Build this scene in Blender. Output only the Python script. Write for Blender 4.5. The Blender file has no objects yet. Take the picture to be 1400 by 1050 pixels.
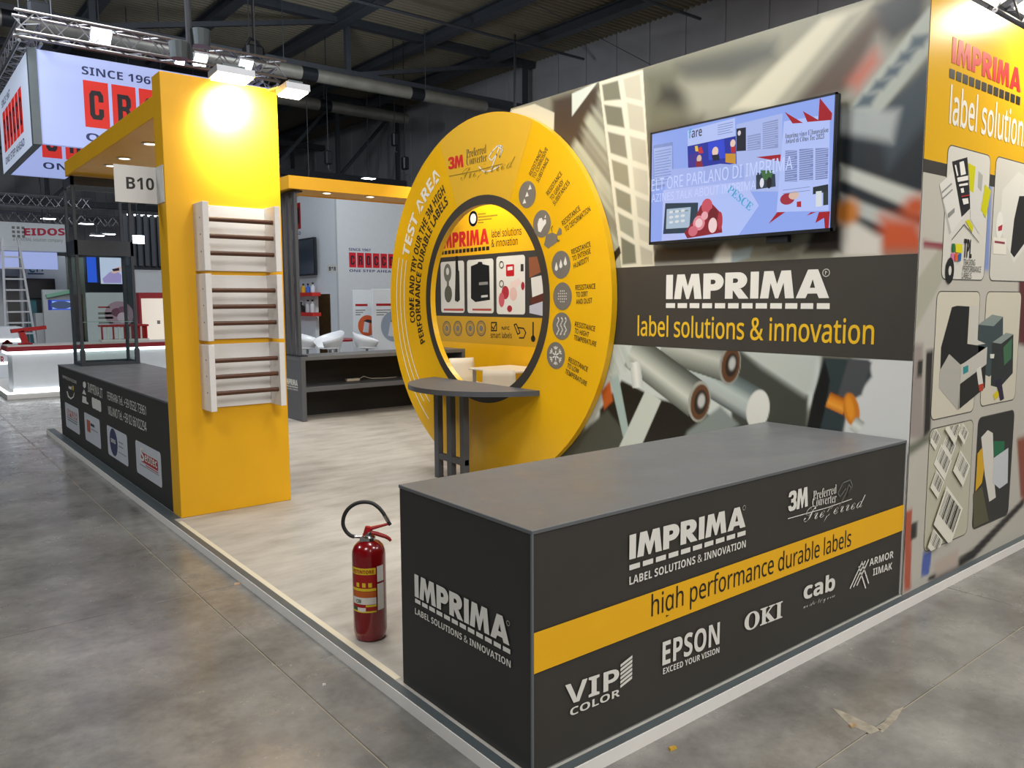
import bpy, bmesh, math, random
import numpy as np
from mathutils import Vector, Matrix
random.seed(7)
SC = bpy.context.scene
COL = SC.collection
R = math.radians

# ------------------------------------------------------------------ camera
cd = bpy.data.cameras.new('camera'); cam = bpy.data.objects.new('camera', cd); COL.objects.link(cam)
cd.sensor_width = 36.0; cd.lens = 1078.827 / 1400 * 36.0; cd.clip_start = 0.05; cd.clip_end = 200
PI_, YA, RO = R(6.06494), R(38.64102), R(-0.263375)
fw = Vector((math.sin(YA)*math.cos(PI_), math.cos(YA)*math.cos(PI_), -math.sin(PI_)))
rt = Vector((math.cos(YA), -math.sin(YA), 0)); up = rt.cross(fw)
r2 = rt*math.cos(RO) + up*math.sin(RO); u2 = up*math.cos(RO) - rt*math.sin(RO)
mw = Matrix((r2, u2, -fw)).transposed().to_4x4(); mw.translation = Vector((0, 0, 1.70))
cam.matrix_world = mw
SC.camera = cam

# ------------------------------------------------------------------ world, exposure, large lights
w = bpy.data.worlds.new('hall_air'); SC.world = w; w.use_nodes = True
w.node_tree.nodes['Background'].inputs[0].default_value = (0.80, 0.86, 1.0, 1)
w.node_tree.nodes['Background'].inputs[1].default_value = 0.12
SC.view_settings.view_transform = 'Standard'; SC.view_settings.look = 'None'
SC.view_settings.gamma = 1.0; SC.view_settings.use_curve_mapping = False
SC.view_settings.exposure = 0.0

def area(name, loc, target, power, sx, sy, color=(1, .95, .86), spread=180):
    l = bpy.data.lights.new(name, 'AREA'); l.shape = 'RECTANGLE'; l.size = sx; l.size_y = sy
    l.energy = power; l.color = color; l.spread = R(spread)
    o = bpy.data.objects.new(name, l); COL.objects.link(o); o.location = loc
    d = Vector(target) - Vector(loc); o.rotation_euler = d.to_track_quat('-Z', 'Y').to_euler()
    return o
def spot(name, loc, target, power, ang=60, blend=.6, size=.05, color=(1, .93, .8)):
    l = bpy.data.lights.new(name, 'SPOT'); l.energy = power; l.spot_size = R(ang); l.spot_blend = blend
    l.shadow_soft_size = size; l.color = color
    o = bpy.data.objects.new(name, l); COL.objects.link(o); o.location = loc
    d = Vector(target) - Vector(loc); o.rotation_euler = d.to_track_quat('-Z', 'Y').to_euler()
    return o
# area lights added to fill the hall, unseen above and behind
FILL_COL = (1, .98, .95)
area('hall_fill_light', (0.5, -5.5, 7.0), (3, 2.0, .5), 470, 1.8, 1.8, FILL_COL)  # added frontal fill aimed at the counter
area('hall_fill_light', (-3, 0, 8.3), (-3, 0, 0), 300, 2.0, 2.0, FILL_COL)
area('hall_fill_light', (5, -2, 8.3), (5, -2, 0), 260, 2.0, 2.0, FILL_COL)
area('hall_fill_light', (-5, 9, 8.3), (-5, 9, 0), 430, 2.0, 2.0, (.86, .93, 1))
area('hall_fill_light', (10, -3, 8.3), (10, -3, 0), 300, 2.0, 2.0, FILL_COL)
area('hall_fill_light', (11, 8, 8.5), (11, 8, 0), 330, 2.0, 2.0, FILL_COL)
area('hall_fill_light', (3, 12.5, 8.5), (3, 12.5, 0), 170, 2.0, 2.0, FILL_COL)
# lights over the stands; the first is added to brighten the printed wall
area('stand_light', (2.6, 3.6, 4.9), (4.5, 3.7, 1.9), 55, 1.2, .8, (1, .97, .92), 120)
area('stand_light', (3.0, 5.6, 5.6), (3.4, 5.9, 0), 70, 1.4, 1.4, (1, .97, .92))
area('stand_light', (3.4, 8.8, 5.6), (3.4, 8.6, 0), 80, 1.4, 1.4, (1, .98, .95))
area('stand_light', (7.0, 14.6, 6.4), (11, 21, 1.5), 230, 1.2, 1.2, (.86, .93, 1))
area('stand_light', (1.0, 13.2, 6.6), (3.5, 20, 0.5), 120, 1.2, 1.2, (.88, .94, 1))
area('stand_light', (-2.0, 20.0, 7.6), (1.0, 31, 1.5), 380, 1.5, 1.5, (.9, .96, 1))

# ------------------------------------------------------------------ colours and materials
def lin(h):
    if isinstance(h, tuple): c = [v/255 for v in h]
    else: c = [int(h[i:i+2], 16)/255 for i in (0, 2, 4)]
    return tuple((v/12.92 if v <= .04045 else ((v+.055)/1.055)**2.4) for v in c)
MATS = {}
def mat(name, col='808080', rough=.5, metal=0, noise=0, nscale=8, emit=0, ecol=None, bump=0, bscale=60,
        trans=0, alpha=1, spec=.5, stretch=(1, 1, 1), rnoise=0, coat=0):
    m = bpy.data.materials.new(name); m.use_nodes = True; nt = m.node_tree
    b = nt.nodes['Principled BSDF']; N = nt.nodes.new; L = nt.links.new
    c = lin(col)
    b.inputs['Base Color'].default_value = (*c, 1); b.inputs['Roughness'].default_value = rough
    b.inputs['Metallic'].default_value = metal; b.inputs['Specular IOR Level'].default_value = spec
    b.inputs['Coat Weight'].default_value = coat
    if trans: b.inputs['Transmission Weight'].default_value = trans; b.inputs['IOR'].default_value = 1.45
    if alpha < 1: b.inputs['Alpha'].default_value = alpha
    if emit:
        b.inputs['Emission Color'].default_value = (*lin(ecol or col), 1); b.inputs['Emission Strength'].default_value = emit
    tc = mp = None
    if noise or bump or rnoise:
        tc = N('ShaderNodeTexCoord'); mp = N('ShaderNodeMapping'); mp.inputs['Scale'].default_value = stretch
        L(tc.outputs['Object'], mp.inputs['Vector'])
    if noise or rnoise:
        n = N('ShaderNodeTexNoise'); n.inputs['Scale'].default_value = nscale; n.inputs['Detail'].default_value = 6
        L(mp.outputs[0], n.inputs['Vector'])
        if noise:
            r = N('ShaderNodeMapRange'); r.inputs[1].default_value = .3; r.inputs[2].default_value = .7
            r.inputs[3].default_value = 1-noise; r.inputs[4].default_value = 1+noise
            L(n.outputs['Fac'], r.inputs[0])
            mx = N('ShaderNodeVectorMath'); mx.operation = 'SCALE'; mx.inputs[0].default_value = c
            L(r.outputs[0], mx.inputs['Scale']); L(mx.outputs[0], b.inputs['Base Color'])
        if rnoise:
            r = N('ShaderNodeMapRange'); r.inputs[1].default_value = .3; r.inputs[2].default_value = .7
            r.inputs[3].default_value = rough-rnoise; r.inputs[4].default_value = rough+rnoise
            L(n.outputs['Fac'], r.inputs[0]); L(r.outputs[0], b.inputs['Roughness'])
    if bump:
        n2 = N('ShaderNodeTexNoise'); n2.inputs['Scale'].default_value = bscale; n2.inputs['Detail'].default_value = 5
        bp = N('ShaderNodeBump'); bp.inputs['Strength'].default_value = bump; bp.inputs['Distance'].default_value = .01
        L(mp.outputs[0], n2.inputs['Vector']); L(n2.outputs['Fac'], bp.inputs['Height']); L(bp.outputs[0], b.inputs['Normal'])
    MATS[name] = m
    return m
def vmat(name, rough=.5, emit=0, grain=.03):
    """printed surface: colour from the mesh's own colour attribute"""
    m = bpy.data.materials.new(name); m.use_nodes = True; nt = m.node_tree; b = nt.nodes['Principled BSDF']
    a = nt.nodes.new('ShaderNodeVertexColor'); a.layer_name = 'Col'
    nt.links.new(a.outputs['Color'], b.inputs['Base Color']); b.inputs['Roughness'].default_value = rough
    if emit:
        nt.links.new(a.outputs['Color'], b.inputs['Emission Color']); b.inputs['Emission Strength'].default_value = emit
        nt.links.remove(b.inputs['Base Color'].links[0]); b.inputs['Base Color'].default_value = (.02, .02, .02, 1)
    return m
YEL = 'EAAE08'
M_yel = mat('yellow_laminate', YEL, .45, noise=.03, nscale=3)
M_yeld = mat('yellow_print', 'E0AC10', .28, noise=.03, nscale=2)
M_yelp = mat('pale_yellow_print', 'D6A92E', .33)
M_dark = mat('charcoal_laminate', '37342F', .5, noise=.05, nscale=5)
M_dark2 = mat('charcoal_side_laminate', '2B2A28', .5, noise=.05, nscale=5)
M_top = mat('grey_worktop', '5E6062', .42, noise=.04, nscale=6, rnoise=.05)
M_trim = mat('grey_edge_trim', '6E7375', .4, metal=.3)
M_grey = mat('slate_grey_paint', '4A4D52', .45, noise=.04, nscale=8)
M_grey2 = mat('cabinet_grey', '55575B', .45, noise=.04, nscale=8)
M_blk = mat('black_interior', '131313', .6, noise=.1)
M_bmetal = mat('black_metal', '24272C', .4, metal=.5, noise=.05)
M_white = mat('white_paint', 'D2D0CC', .45, noise=.02)
M_whitew = mat('white_painted_wood', 'E0DDDA', .55, noise=.02, nscale=6, stretch=(1, 1, 9), bump=.05)
M_dowel = mat('brown_wood_dowel', '4E2A12', .4, noise=.18, nscale=20, stretch=(.2, 1, 1))
M_alu = mat('aluminium_edge', 'B9BCC2', .35, metal=.4, noise=.05)
M_alud = mat('grey_aluminium', '5A6266', .45, metal=.3, noise=.05)
M_chrome = mat('chrome', 'C4C4C4', .2, metal=1)
M_red = mat('glossy_red_enamel', '7A0008', .22, coat=.6, noise=.05)
M_redp = mat('red_plastic', 'A01018', .35)
M_rubber = mat('black_rubber', '1E1F20', .55, bump=.05)
M_ink_w = mat('white_lettering', 'DEDBD2', .5)
M_ink_k = mat('black_lettering', '1E1B14', .5)
M_ink_y = mat('yellow_lettering', 'DDB01C', .5)
M_ink_r = mat('red_lettering', 'C4201C', .45)
M_ink_g = mat('grey_lettering', '72726C', .5)
M_ink_o = mat('olive_lettering', '857118', .5)
M_navy = mat('navy_lettering', '2A3566', .5)
M_plast = mat('cream_white_plastic', 'E9E2D2', .3)
M_plastw = mat('white_shell_plastic', 'DDE0E4', .25)
M_wall_hall = mat('hall_wall_panel', '8C8D92', .7, noise=.06, nscale=1.5)
M_roof = mat('corrugated_roof', '6C6656', .7, noise=.08, nscale=1)
M_steel = mat('painted_steel', '3E4248', .5, metal=.3, noise=.08)
M_duct = mat('galvanised_duct', '8C8A82', .45, metal=.6, noise=.15, nscale=3)
M_truss = mat('aluminium_truss', '8C8C90', .35, metal=.8)
M_lamp = mat('floodlight_lens', 'FFF4DC', .3, emit=8, ecol='FFF3D8')
M_lampc = mat('cool_lamp_lens', 'F0F8FF', .3, emit=12, ecol='EAF4FF')
M_strip = mat('white_led_strip', 'FFFFFF', .3, emit=3.0, ecol='F4FAFF')
M_box = mat('lit_banner_fabric', '8890B0', .6, emit=.55, ecol='A8B8F4')
M_boxw = mat('lit_banner_side', '9098A8', .6, emit=.55, ecol='CBD8F0')
M_redl = mat('lit_red_print', 'A02018', .6, emit=.55, ecol='D8281C')
M_cwall = mat('cool_white_board', 'D2D7DC', .5, noise=.02)
M_gwall = mat('pale_grey_board', 'BEC2C5', .5, noise=.02)
M_teal = mat('teal_board', '2E6A72', .5, noise=.1)
M_print = vmat('printed_vinyl', .38)
M_mural = vmat('printed_mural', .40)
M_screen = vmat('lit_screen', .15, emit=.95)
def glass(name, tint, a):
    m = bpy.data.materials.new(name); m.use_nodes = True; nt = m.node_tree; nt.nodes.remove(nt.nodes['Principled BSDF'])
    g = nt.nodes.new('ShaderNodeBsdfGlossy'); g.inputs['Roughness'].default_value = .02; g.inputs['Color'].default_value = (.9, .95, 1, 1)
    t = nt.nodes.new('ShaderNodeBsdfTransparent'); t.inputs['Color'].default_value = (*tint, 1)
    f = nt.nodes.new('ShaderNodeFresnel'); f.inputs[0].default_value = 1.3
    mx = nt.nodes.new('ShaderNodeMixShader'); q = nt.nodes.new('ShaderNodeMath'); q.operation = 'MULTIPLY'; q.inputs[1].default_value = .4; nt.links.new(f.outputs[0], q.inputs[0]); nt.links.new(q.outputs[0], mx.inputs[0])
    nt.links.new(t.outputs[0], mx.inputs[1]); nt.links.new(g.outputs[0], mx.inputs[2])
    nt.links.new(mx.outputs[0], nt.nodes['Material Output'].inputs[0])
    return m
M_glass = glass('clear_glass', (.93, .96, .95), 1)

# ------------------------------------------------------------------ object helpers
LOC = {}
def link(name, me, parent=None, loc=(0, 0, 0)):
    o = bpy.data.objects.new(name, me); COL.objects.link(o)
    if parent is not None: o.parent = parent
    o.location = loc
    return o
def wloc(o):
    v = Vector((0, 0, 0))
    while o is not None: v += o.location; o = o.parent
    return v
def tag(o, label=None, cat=None, group=None, kind=None):
    if label: o['label'] = label
    if cat: o['category'] = cat
    if group: o['group'] = group
    if kind: o['kind'] = kind
    return o
def thing(name, label, cat, loc, group=None):
    return tag(link(name, None, None, loc), label, cat, group)
class B:
    def __init__(s): s.v = []; s.f = []; s.c = []; s.sm = False
    def add(s, vs, fs, col=None):
        n = len(s.v); s.v += [tuple(p) for p in vs]; s.f += [tuple(i+n for i in f) for f in fs]; s.c += [col]*len(fs); return s
    def box(s, a, b):
        x0, y0, z0 = a; x1, y1, z1 = b
        x0, x1 = min(x0, x1), max(x0, x1); y0, y1 = min(y0, y1), max(y0, y1); z0, z1 = min(z0, z1), max(z0, z1)
        return s.add([(x0,y0,z0),(x1,y0,z0),(x1,y1,z0),(x0,y1,z0),(x0,y0,z1),(x1,y0,z1),(x1,y1,z1),(x0,y1,z1)],
              [(0,3,2,1),(4,5,6,7),(0,1,5,4),(1,2,6,5),(2,3,7,6),(3,0,4,7)])
    def bev(s, a, b, r=.004):
        """box with chamfered edges"""
        bm = bmesh.new(); bmesh.ops.create_cube(bm, size=1)
        for v in bm.verts: v.co = Vector([(a[i]+b[i])/2 + v.co[i]*abs(b[i]-a[i]) for i in range(3)])
        bmesh.ops.bevel(bm, geom=bm.edges[:], offset=r, segments=1, affect='EDGES')
        bm.verts.index_update(); s.add([v.co[:] for v in bm.verts], [[v.index for v in f.verts] for f in bm.faces]); bm.free(); return s
    def tube(s, pts, r, n=8, cap=True, closed=False):
        pts = [Vector(p) for p in pts]; k = len(pts); rs = r if isinstance(r, (list, tuple)) else [r]*k
        vs = []; prev = None
        for i, p in enumerate(pts):
            d = (pts[min(i+1, k-1)] - pts[max(i-1, 0)]).normalized()
            if prev is None:
                a = d.orthogonal().normalized()
            else:
                a = (prev - d*prev.dot(d)).normalized()
            prev = a; b = d.cross(a)
            for j in range(n):
                t = 2*math.pi*j/n; vs.append(p + (a*math.cos(t) + b*math.sin(t))*rs[i])
        fs = [(i*n+j, i*n+(j+1) % n, (i+1)*n+(j+1) % n, (i+1)*n+j) for i in range(k-1) for j in range(n)]
        if cap: fs += [tuple(range(n-1, -1, -1)), tuple(range((k-1)*n, k*n))]
        return s.add(vs, fs)
    def bar(s, a, b, w, h=None, upv=(0, 0, 1)):
        """square section bar between two points"""
        h = h or w; a = Vector(a); b = Vector(b); d = (b-a).normalized(); u = Vector(upv)
        if abs(d.dot(u)) > .95: u = Vector((1, 0, 0))
        x = d.cross(u).normalized()*w/2; y = x.cross(d).normalized()*h/2
        vs = [a-x-y, a+x-y, a+x+y, a-x+y, b-x-y, b+x-y, b+x+y, b-x+y]
        return s.add(vs, [(0,1,2,3),(7,6,5,4),(0,4,5,1),(1,5,6,2),(2,6,7,3),(3,7,4,0)])
    def lathe(s, prof, c=(0, 0, 0), n=32):
        vs = []; c = Vector(c)
        for r, z in prof:
            for j in range(n): t = 2*math.pi*j/n; vs.append(c + Vector((r*math.cos(t), r*math.sin(t), z)))
        k = len(prof); fs = [(i*n+j, i*n+(j+1) % n, (i+1)*n+(j+1) % n, (i+1)*n+j) for i in range(k-1) for j in range(n)]
        fs += [tuple(range(n-1, -1, -1)), tuple(range((k-1)*n, k*n))]
        return s.add(vs, fs)
    def prism(s, pts, pl, d):
        """extrude polygon pts (in plane pl) by d along the plane normal"""
        n = len(pts); a = [pl.P(u, v) for u, v in pts]; b = [Vector(p) + pl.n*d for p in a]
        return s.add(a+b, [tuple(range(n-1, -1, -1)), tuple(range(n, 2*n))] + [(i, (i+1) % n, n+(i+1) % n, n+i) for i in range(n)])
    def shape(s, pl, pts, k=1, col=None):
        p = [pl.P(u, v, k) for u, v in pts]
        return s.add(p, [tuple(range(len(p)))], col)
    def build(s, name, m, parent=None, label=None, cat=None, group=None, kind=None, smooth=False, base=None):
        vs = s.v
        if parent is not None: off = wloc(parent); loc = (0, 0, 0)
        else:
            if base is None:
                xs = np.array([tuple(v) for v in vs]); mn = xs.min(0); mx = xs.max(0); base = ((mn[0]+mx[0])/2, (mn[1]+mx[1])/2, mn[2])
            off = Vector(base); loc = base
        me = bpy.data.meshes.new(name); me.from_pydata([(v[0]-off[0], v[1]-off[1], v[2]-off[2]) for v in vs], [], s.f)
        if any(c is not None for c in s.c):
            at = me.color_attributes.new('Col', 'FLOAT_COLOR', 'CORNER'); i = 0
            for p, c in zip(me.polygons, s.c):
                cc = (*lin(c or '808080'), 1)
                for li in p.loop_indices: at.data[li].color = cc
        else:
            bm = bmesh.new(); bm.from_mesh(me); bmesh.ops.recalc_face_normals(bm, faces=bm.faces[:]); bm.to_mesh(me); bm.free()
        if smooth:
            for p in me.polygons: p.use_smooth = True
            me.set_sharp_from_angle(angle=R(40))
        me.materials.append(m); me.update()
        o = link(name, me, parent, loc); tag(o, label, cat, group, kind)
        return o
class Pl:
    """axis aligned plane; 'X' -> (y,z) 'Y' -> (x,z) 'Z' -> (x,y); n is the outward normal"""
    def __init__(s, ax, val, sign): s.ax = ax; s.val = val; s.n = Vector([sign if a == ax else 0 for a in 'XYZ'])
    def P(s, u, v, k=0):
        p = {'X': (s.val, u, v), 'Y': (u, s.val, v), 'Z': (u, v, s.val)}[s.ax]
        return Vector(p) + s.n*(k*.0006)
# lettering -------------------------------------------------------------
def style(t, st):
    if st is None: return t
    U, Lo, D = {'bold': (0x1D5D4, 0x1D5EE, 0x1D7EC), 'serif': (0x1D400, 0x1D41A, 0x1D7CE), 'script': (0x1D4D0, 0x1D4EA, 0x1D7CE), 'sans': (0x1D5A0, 0x1D5BA, 0x1D7E2)}[st]
    o = ''
    for c in t:
        if 'A' <= c <= 'Z': o += chr(U+ord(c)-65)
        elif 'a' <= c <= 'z': o += chr(Lo+ord(c)-97)
        elif '0' <= c <= '9': o += chr(D+ord(c)-48)
        else: o += c
    return o
TC = {}
MFONT = None
try:      # the wide typeface that ships inside Blender; without it Blender falls back on it by itself, only slower
    import os
    fp_ = os.path.join(bpy.utils.system_resource('DATAFILES', path='fonts'), 'NotoSansMath-Regular.woff2')
    if os.path.exists(fp_): MFONT = bpy.data.fonts.load(fp_)
except Exception: MFONT = None
TSC = bpy.data.scenes.new('lettering_scratch')
def glyphs(t, st, fat, space=1.0, shear=0, res=3):
    key = (t, st, fat, space, shear)
    if key in TC: return TC[key]
    c = bpy.data.curves.new('t', 'FONT'); c.body = style(t, st); c.resolution_u = res; c.offset = fat
    if st and MFONT: c.font = MFONT; c.offset = fat*.69
    c.space_character = space; c.shear = shear
    o = bpy.data.objects.new('t', c); TSC.collection.objects.link(o); vl = TSC.view_layers[0]; vl.update()
    m = bpy.data.meshes.new_from_object(o.evaluated_get(vl.depsgraph))
    vs = [(v.co.x, v.co.y) for v in m.vertices]; fs = [tuple(p.vertices) for p in m.polygons]
    bpy.data.objects.remove(o); bpy.data.curves.remove(c); bpy.data.meshes.remove(m)
    TC[key] = (vs, fs); return TC[key]
CAP = {}
def cap(st, fat):
    k = (st, fat)
    if k not in CAP:
        vs, _ = glyphs('H', st, fat); CAP[k] = (min(v[1] for v in vs), max(v[1] for v in vs))
    return CAP[k]
def txt(t, pl, p0, p1, h, m, parent, st='bold', fat=0, k=2, space=1.0, up=None, shear=0, name='lettering', vx=None):
    """text from baseline point p0 to baseline point p1 (plane coords), capital height h"""
    vs, fs = glyphs(t, st, fat, space, shear)
    x0 = min(v[0] for v in vs); x1 = max(v[0] for v in vs); y0, y1 = cap(st, fat)
    a = Vector(p0); b = Vector(p1); d = (b-a)
    if up is None:
        if abs(d[1]) < 1e-9 or True:
            nn = Vector((-d[1], d[0])).normalized()
            if nn[1] < 0: nn = -nn
    else: nn = Vector(up).normalized()
    out = B()
    pts = []
    for x, y in vs:
        q = a + d*((x-x0)/(x1-x0)) + nn*((y-y0)/(y1-y0)*h); pts.append(pl.P(q[0], q[1], k))
    out.add(pts, fs)
    return out.build(name, m, parent)
def hline(p0, p1): return p0, (p1[0], p0[1])
def arc_txt(t, c, r, a0, a1, h, m, parent, st='bold', fat=0, k=2, pl=None, space=1.0, flip=1):
    vs, fs = glyphs(t, st, fat, space); x0 = min(v[0] for v in vs); x1 = max(v[0] for v in vs); y0, y1 = cap(st, fat)
    out = B(); pts = []
    for x, y in vs:
        an = R(a0 + (a1-a0)*(x-x0)/(x1-x0)); rr = r + flip*(y-y0)/(y1-y0)*h
        pts.append(pl.P(c[0] - rr*math.cos(an), c[1] + rr*math.sin(an), k))
    out.add(pts, fs)
    return out.build('lettering', m, parent)
def ell(c, rx, ry=None, n=28, a0=0, a1=360):
    ry = ry or rx
    return [(c[0]+rx*math.cos(R(a0+(a1-a0)*i/n)), c[1]+ry*math.sin(R(a0+(a1-a0)*i/n))) for i in range(n + (0 if a1-a0 == 360 else 1))]
def rect(a, b): return [(a[0], a[1]), (b[0], a[1]), (b[0], b[1]), (a[0], b[1])]
def rrect(a, b, r=.03, n=4):
    x0, x1 = sorted((a[0], b[0])); y0, y1 = sorted((a[1], b[1])); o = []
    for cx, cy, s in ((x1-r, y0+r, -90), (x1-r, y1-r, 0), (x0+r, y1-r, 90), (x0+r, y0+r, 180)):
        for i in range(n+1): t = R(s+90*i/n); o.append((cx+r*math.cos(t), cy+r*math.sin(t)))
    return o
def line(pts, w):
    """thin polyline as quads in plane coordinates"""
    o = []
    for (ax, ay), (bx, by) in zip(pts[:-1], pts[1:]):
        d = Vector((bx-ax, by-ay)); 
        if d.length < 1e-9: continue
        n = Vector((-d[1], d[0])).normalized()*w/2; e = d.normalized()*w*.3
        o.append([(ax+n[0]-e[0], ay+n[1]-e[1]), (bx+n[0]+e[0], by+n[1]+e[1]), (bx-n[0]+e[0], by-n[1]+e[1]), (ax-n[0]-e[0], ay-n[1]-e[1])])
    return o
def art(name, pl, shapes, parent, m=None, k0=1, dk=.35, label=None):
    """flat print: list of (colour, polygon) laid one over the other"""
    b = B()
    for i, (c, p) in enumerate(shapes): b.shape(pl, p, k0+i*dk, c)
    return b.build(name, m or M_print, parent, label=label)
def dashes(pl, p0, p1, h, n, m, parent, k=2, gap=.22):
    b = B(); L = (p1[0]-p0[0])/(n-gap)
    for i in range(n):
        x = p0[0]+L*i; b.shape(pl, rect((x, p0[1]), (x+L*(1-gap), p0[1]-h)), k)
    return b.build('dash_row', m, parent)
def copy_tree(o, loc):
    r = o.copy(); COL.objects.link(r); r.location = loc
    for ch in o.children:
        c = ch.copy(); COL.objects.link(c); c.parent = r
        for g in ch.children: d = g.copy(); COL.objects.link(d); d.parent = c
    return r
# heavy geometric capitals, drawn as polygons (height 1)
def _bowl(x0, x1, y0, y1, t, xi, hi0, hi1):
    cy = (y0+y1)/2; r = (y1-y0)/2; o = [(x0, y0), (x1-r, y0)] + [(x1-r+r*math.sin(R(a)), cy-r*math.cos(R(a))) for a in range(0, 181, 15)] + [(x0, y1), (x0, hi1)]
    ri = (hi1-hi0)/2; ci = (hi0+hi1)/2
    return o + [(xi-ri+ri*math.sin(R(a)), ci+ri*math.cos(R(a))) for a in range(0, 181, 20)] + [(x0, hi0)]
HEAVY = {'I': (.28, [[(0, 0), (.28, 0), (.28, 1), (0, 1)]]),
 'M': (1.10, [[(0, 0), (.12, 1), (.42, 1), (.55, .52), (.68, 1), (.98, 1), (1.10, 0), (.82, 0), (.76, .56), (.60, 0), (.50, 0), (.34, .56), (.28, 0)]]),
 'P': (.76, [[(0, 0), (.28, 0), (.28, 1), (0, 1)], _bowl(.28, .76, .32, 1, 0, .46, .57, .75)]),
 'R': (.84, [[(0, 0), (.28, 0), (.28, 1), (0, 1)], _bowl(.28, .78, .38, 1, 0, .46, .60, .77), [(.28, .38), (.28, .33), (.50, 0), (.84, 0), (.56, .38)]]),
 'A': (1.00, [[(0, 0), (.35, 1), (.50, 1), (.50, .66), (.42, .36), (.50, .36), (.50, .16), (.36, .16), (.30, 0)], [(.50, 1), (.65, 1), (1, 0), (.70, 0), (.64, .16), (.50, .16), (.50, .36), (.58, .36), (.50, .66)]]),
 'C': (.62, [[(.62, .62), (.62, .86), (.50, 1), (.12, 1), (0, .86), (0, .14), (.12, 0), (.50, 0), (.62, .14), (.62, .38), (.40, .38), (.40, .20), (.36, .16), (.26, .16), (.22, .20), (.22, .80), (.26, .84), (.36, .84), (.40, .80), (.40, .62)]]),
 'O': (.62, [[(.31, 0), (.12, 0), (0, .14), (0, .86), (.12, 1), (.31, 1), (.31, .84), (.26, .84), (.22, .80), (.22, .20), (.26, .16), (.31, .16)], [(.31, 0), (.50, 0), (.62, .14), (.62, .86), (.50, 1), (.31, 1), (.31, .84), (.36, .84), (.40, .80), (.40, .20), (.36, .16), (.31, .16)]]),
 'r': (.62, [[(0, 0), (.22, 0), (.22, 1), (0, 1)], [(.22, 1), (.50, 1), (.62, .86), (.62, .60), (.52, .50), (.62, .38), (.62, 0), (.40, 0), (.40, .36), (.34, .42), (.22, .42), (.22, .58), (.36, .58), (.40, .64), (.40, .80), (.36, .84), (.22, .84)]]),
 '3': (.78, [[(0, .72), (.26, .72), (.30, .80), (.42, .80), (.48, .74), (.48, .66), (.42, .60), (.26, .60), (.26, .42), (.42, .42), (.50, .36), (.50, .26), (.42, .20), (.30, .20), (.26, .28), (0, .28), (.06, .08), (.22, 0), (.52, 0), (.70, .06), (.78, .20), (.78, .36), (.68, .50), (.76, .62), (.76, .80), (.68, .94), (.50, 1), (.22, 1), (.06, .92)]])}
def heavy(t, pl, p0, p1, h, m, parent, k=3, gap=.055, up=(0, 1)):
    tot = sum(HEAVY[c][0] for c in t)+gap*(len(t)-1); a = Vector(p0); d = Vector(p1)-a; nn = Vector(up)*h; x = 0; b = B()
    for c in t:
        for poly_ in HEAVY[c][1]:
            b.add([pl.P(*(a+d*((x+u)/tot)+nn*v), k) for u, v in poly_], [tuple(range(len(poly_)))])
        x += HEAVY[c][0]+gap
    return b.build('lettering', m, parent)
def rz(x, y): return 9.0+.012*(y-20)-.02
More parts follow.
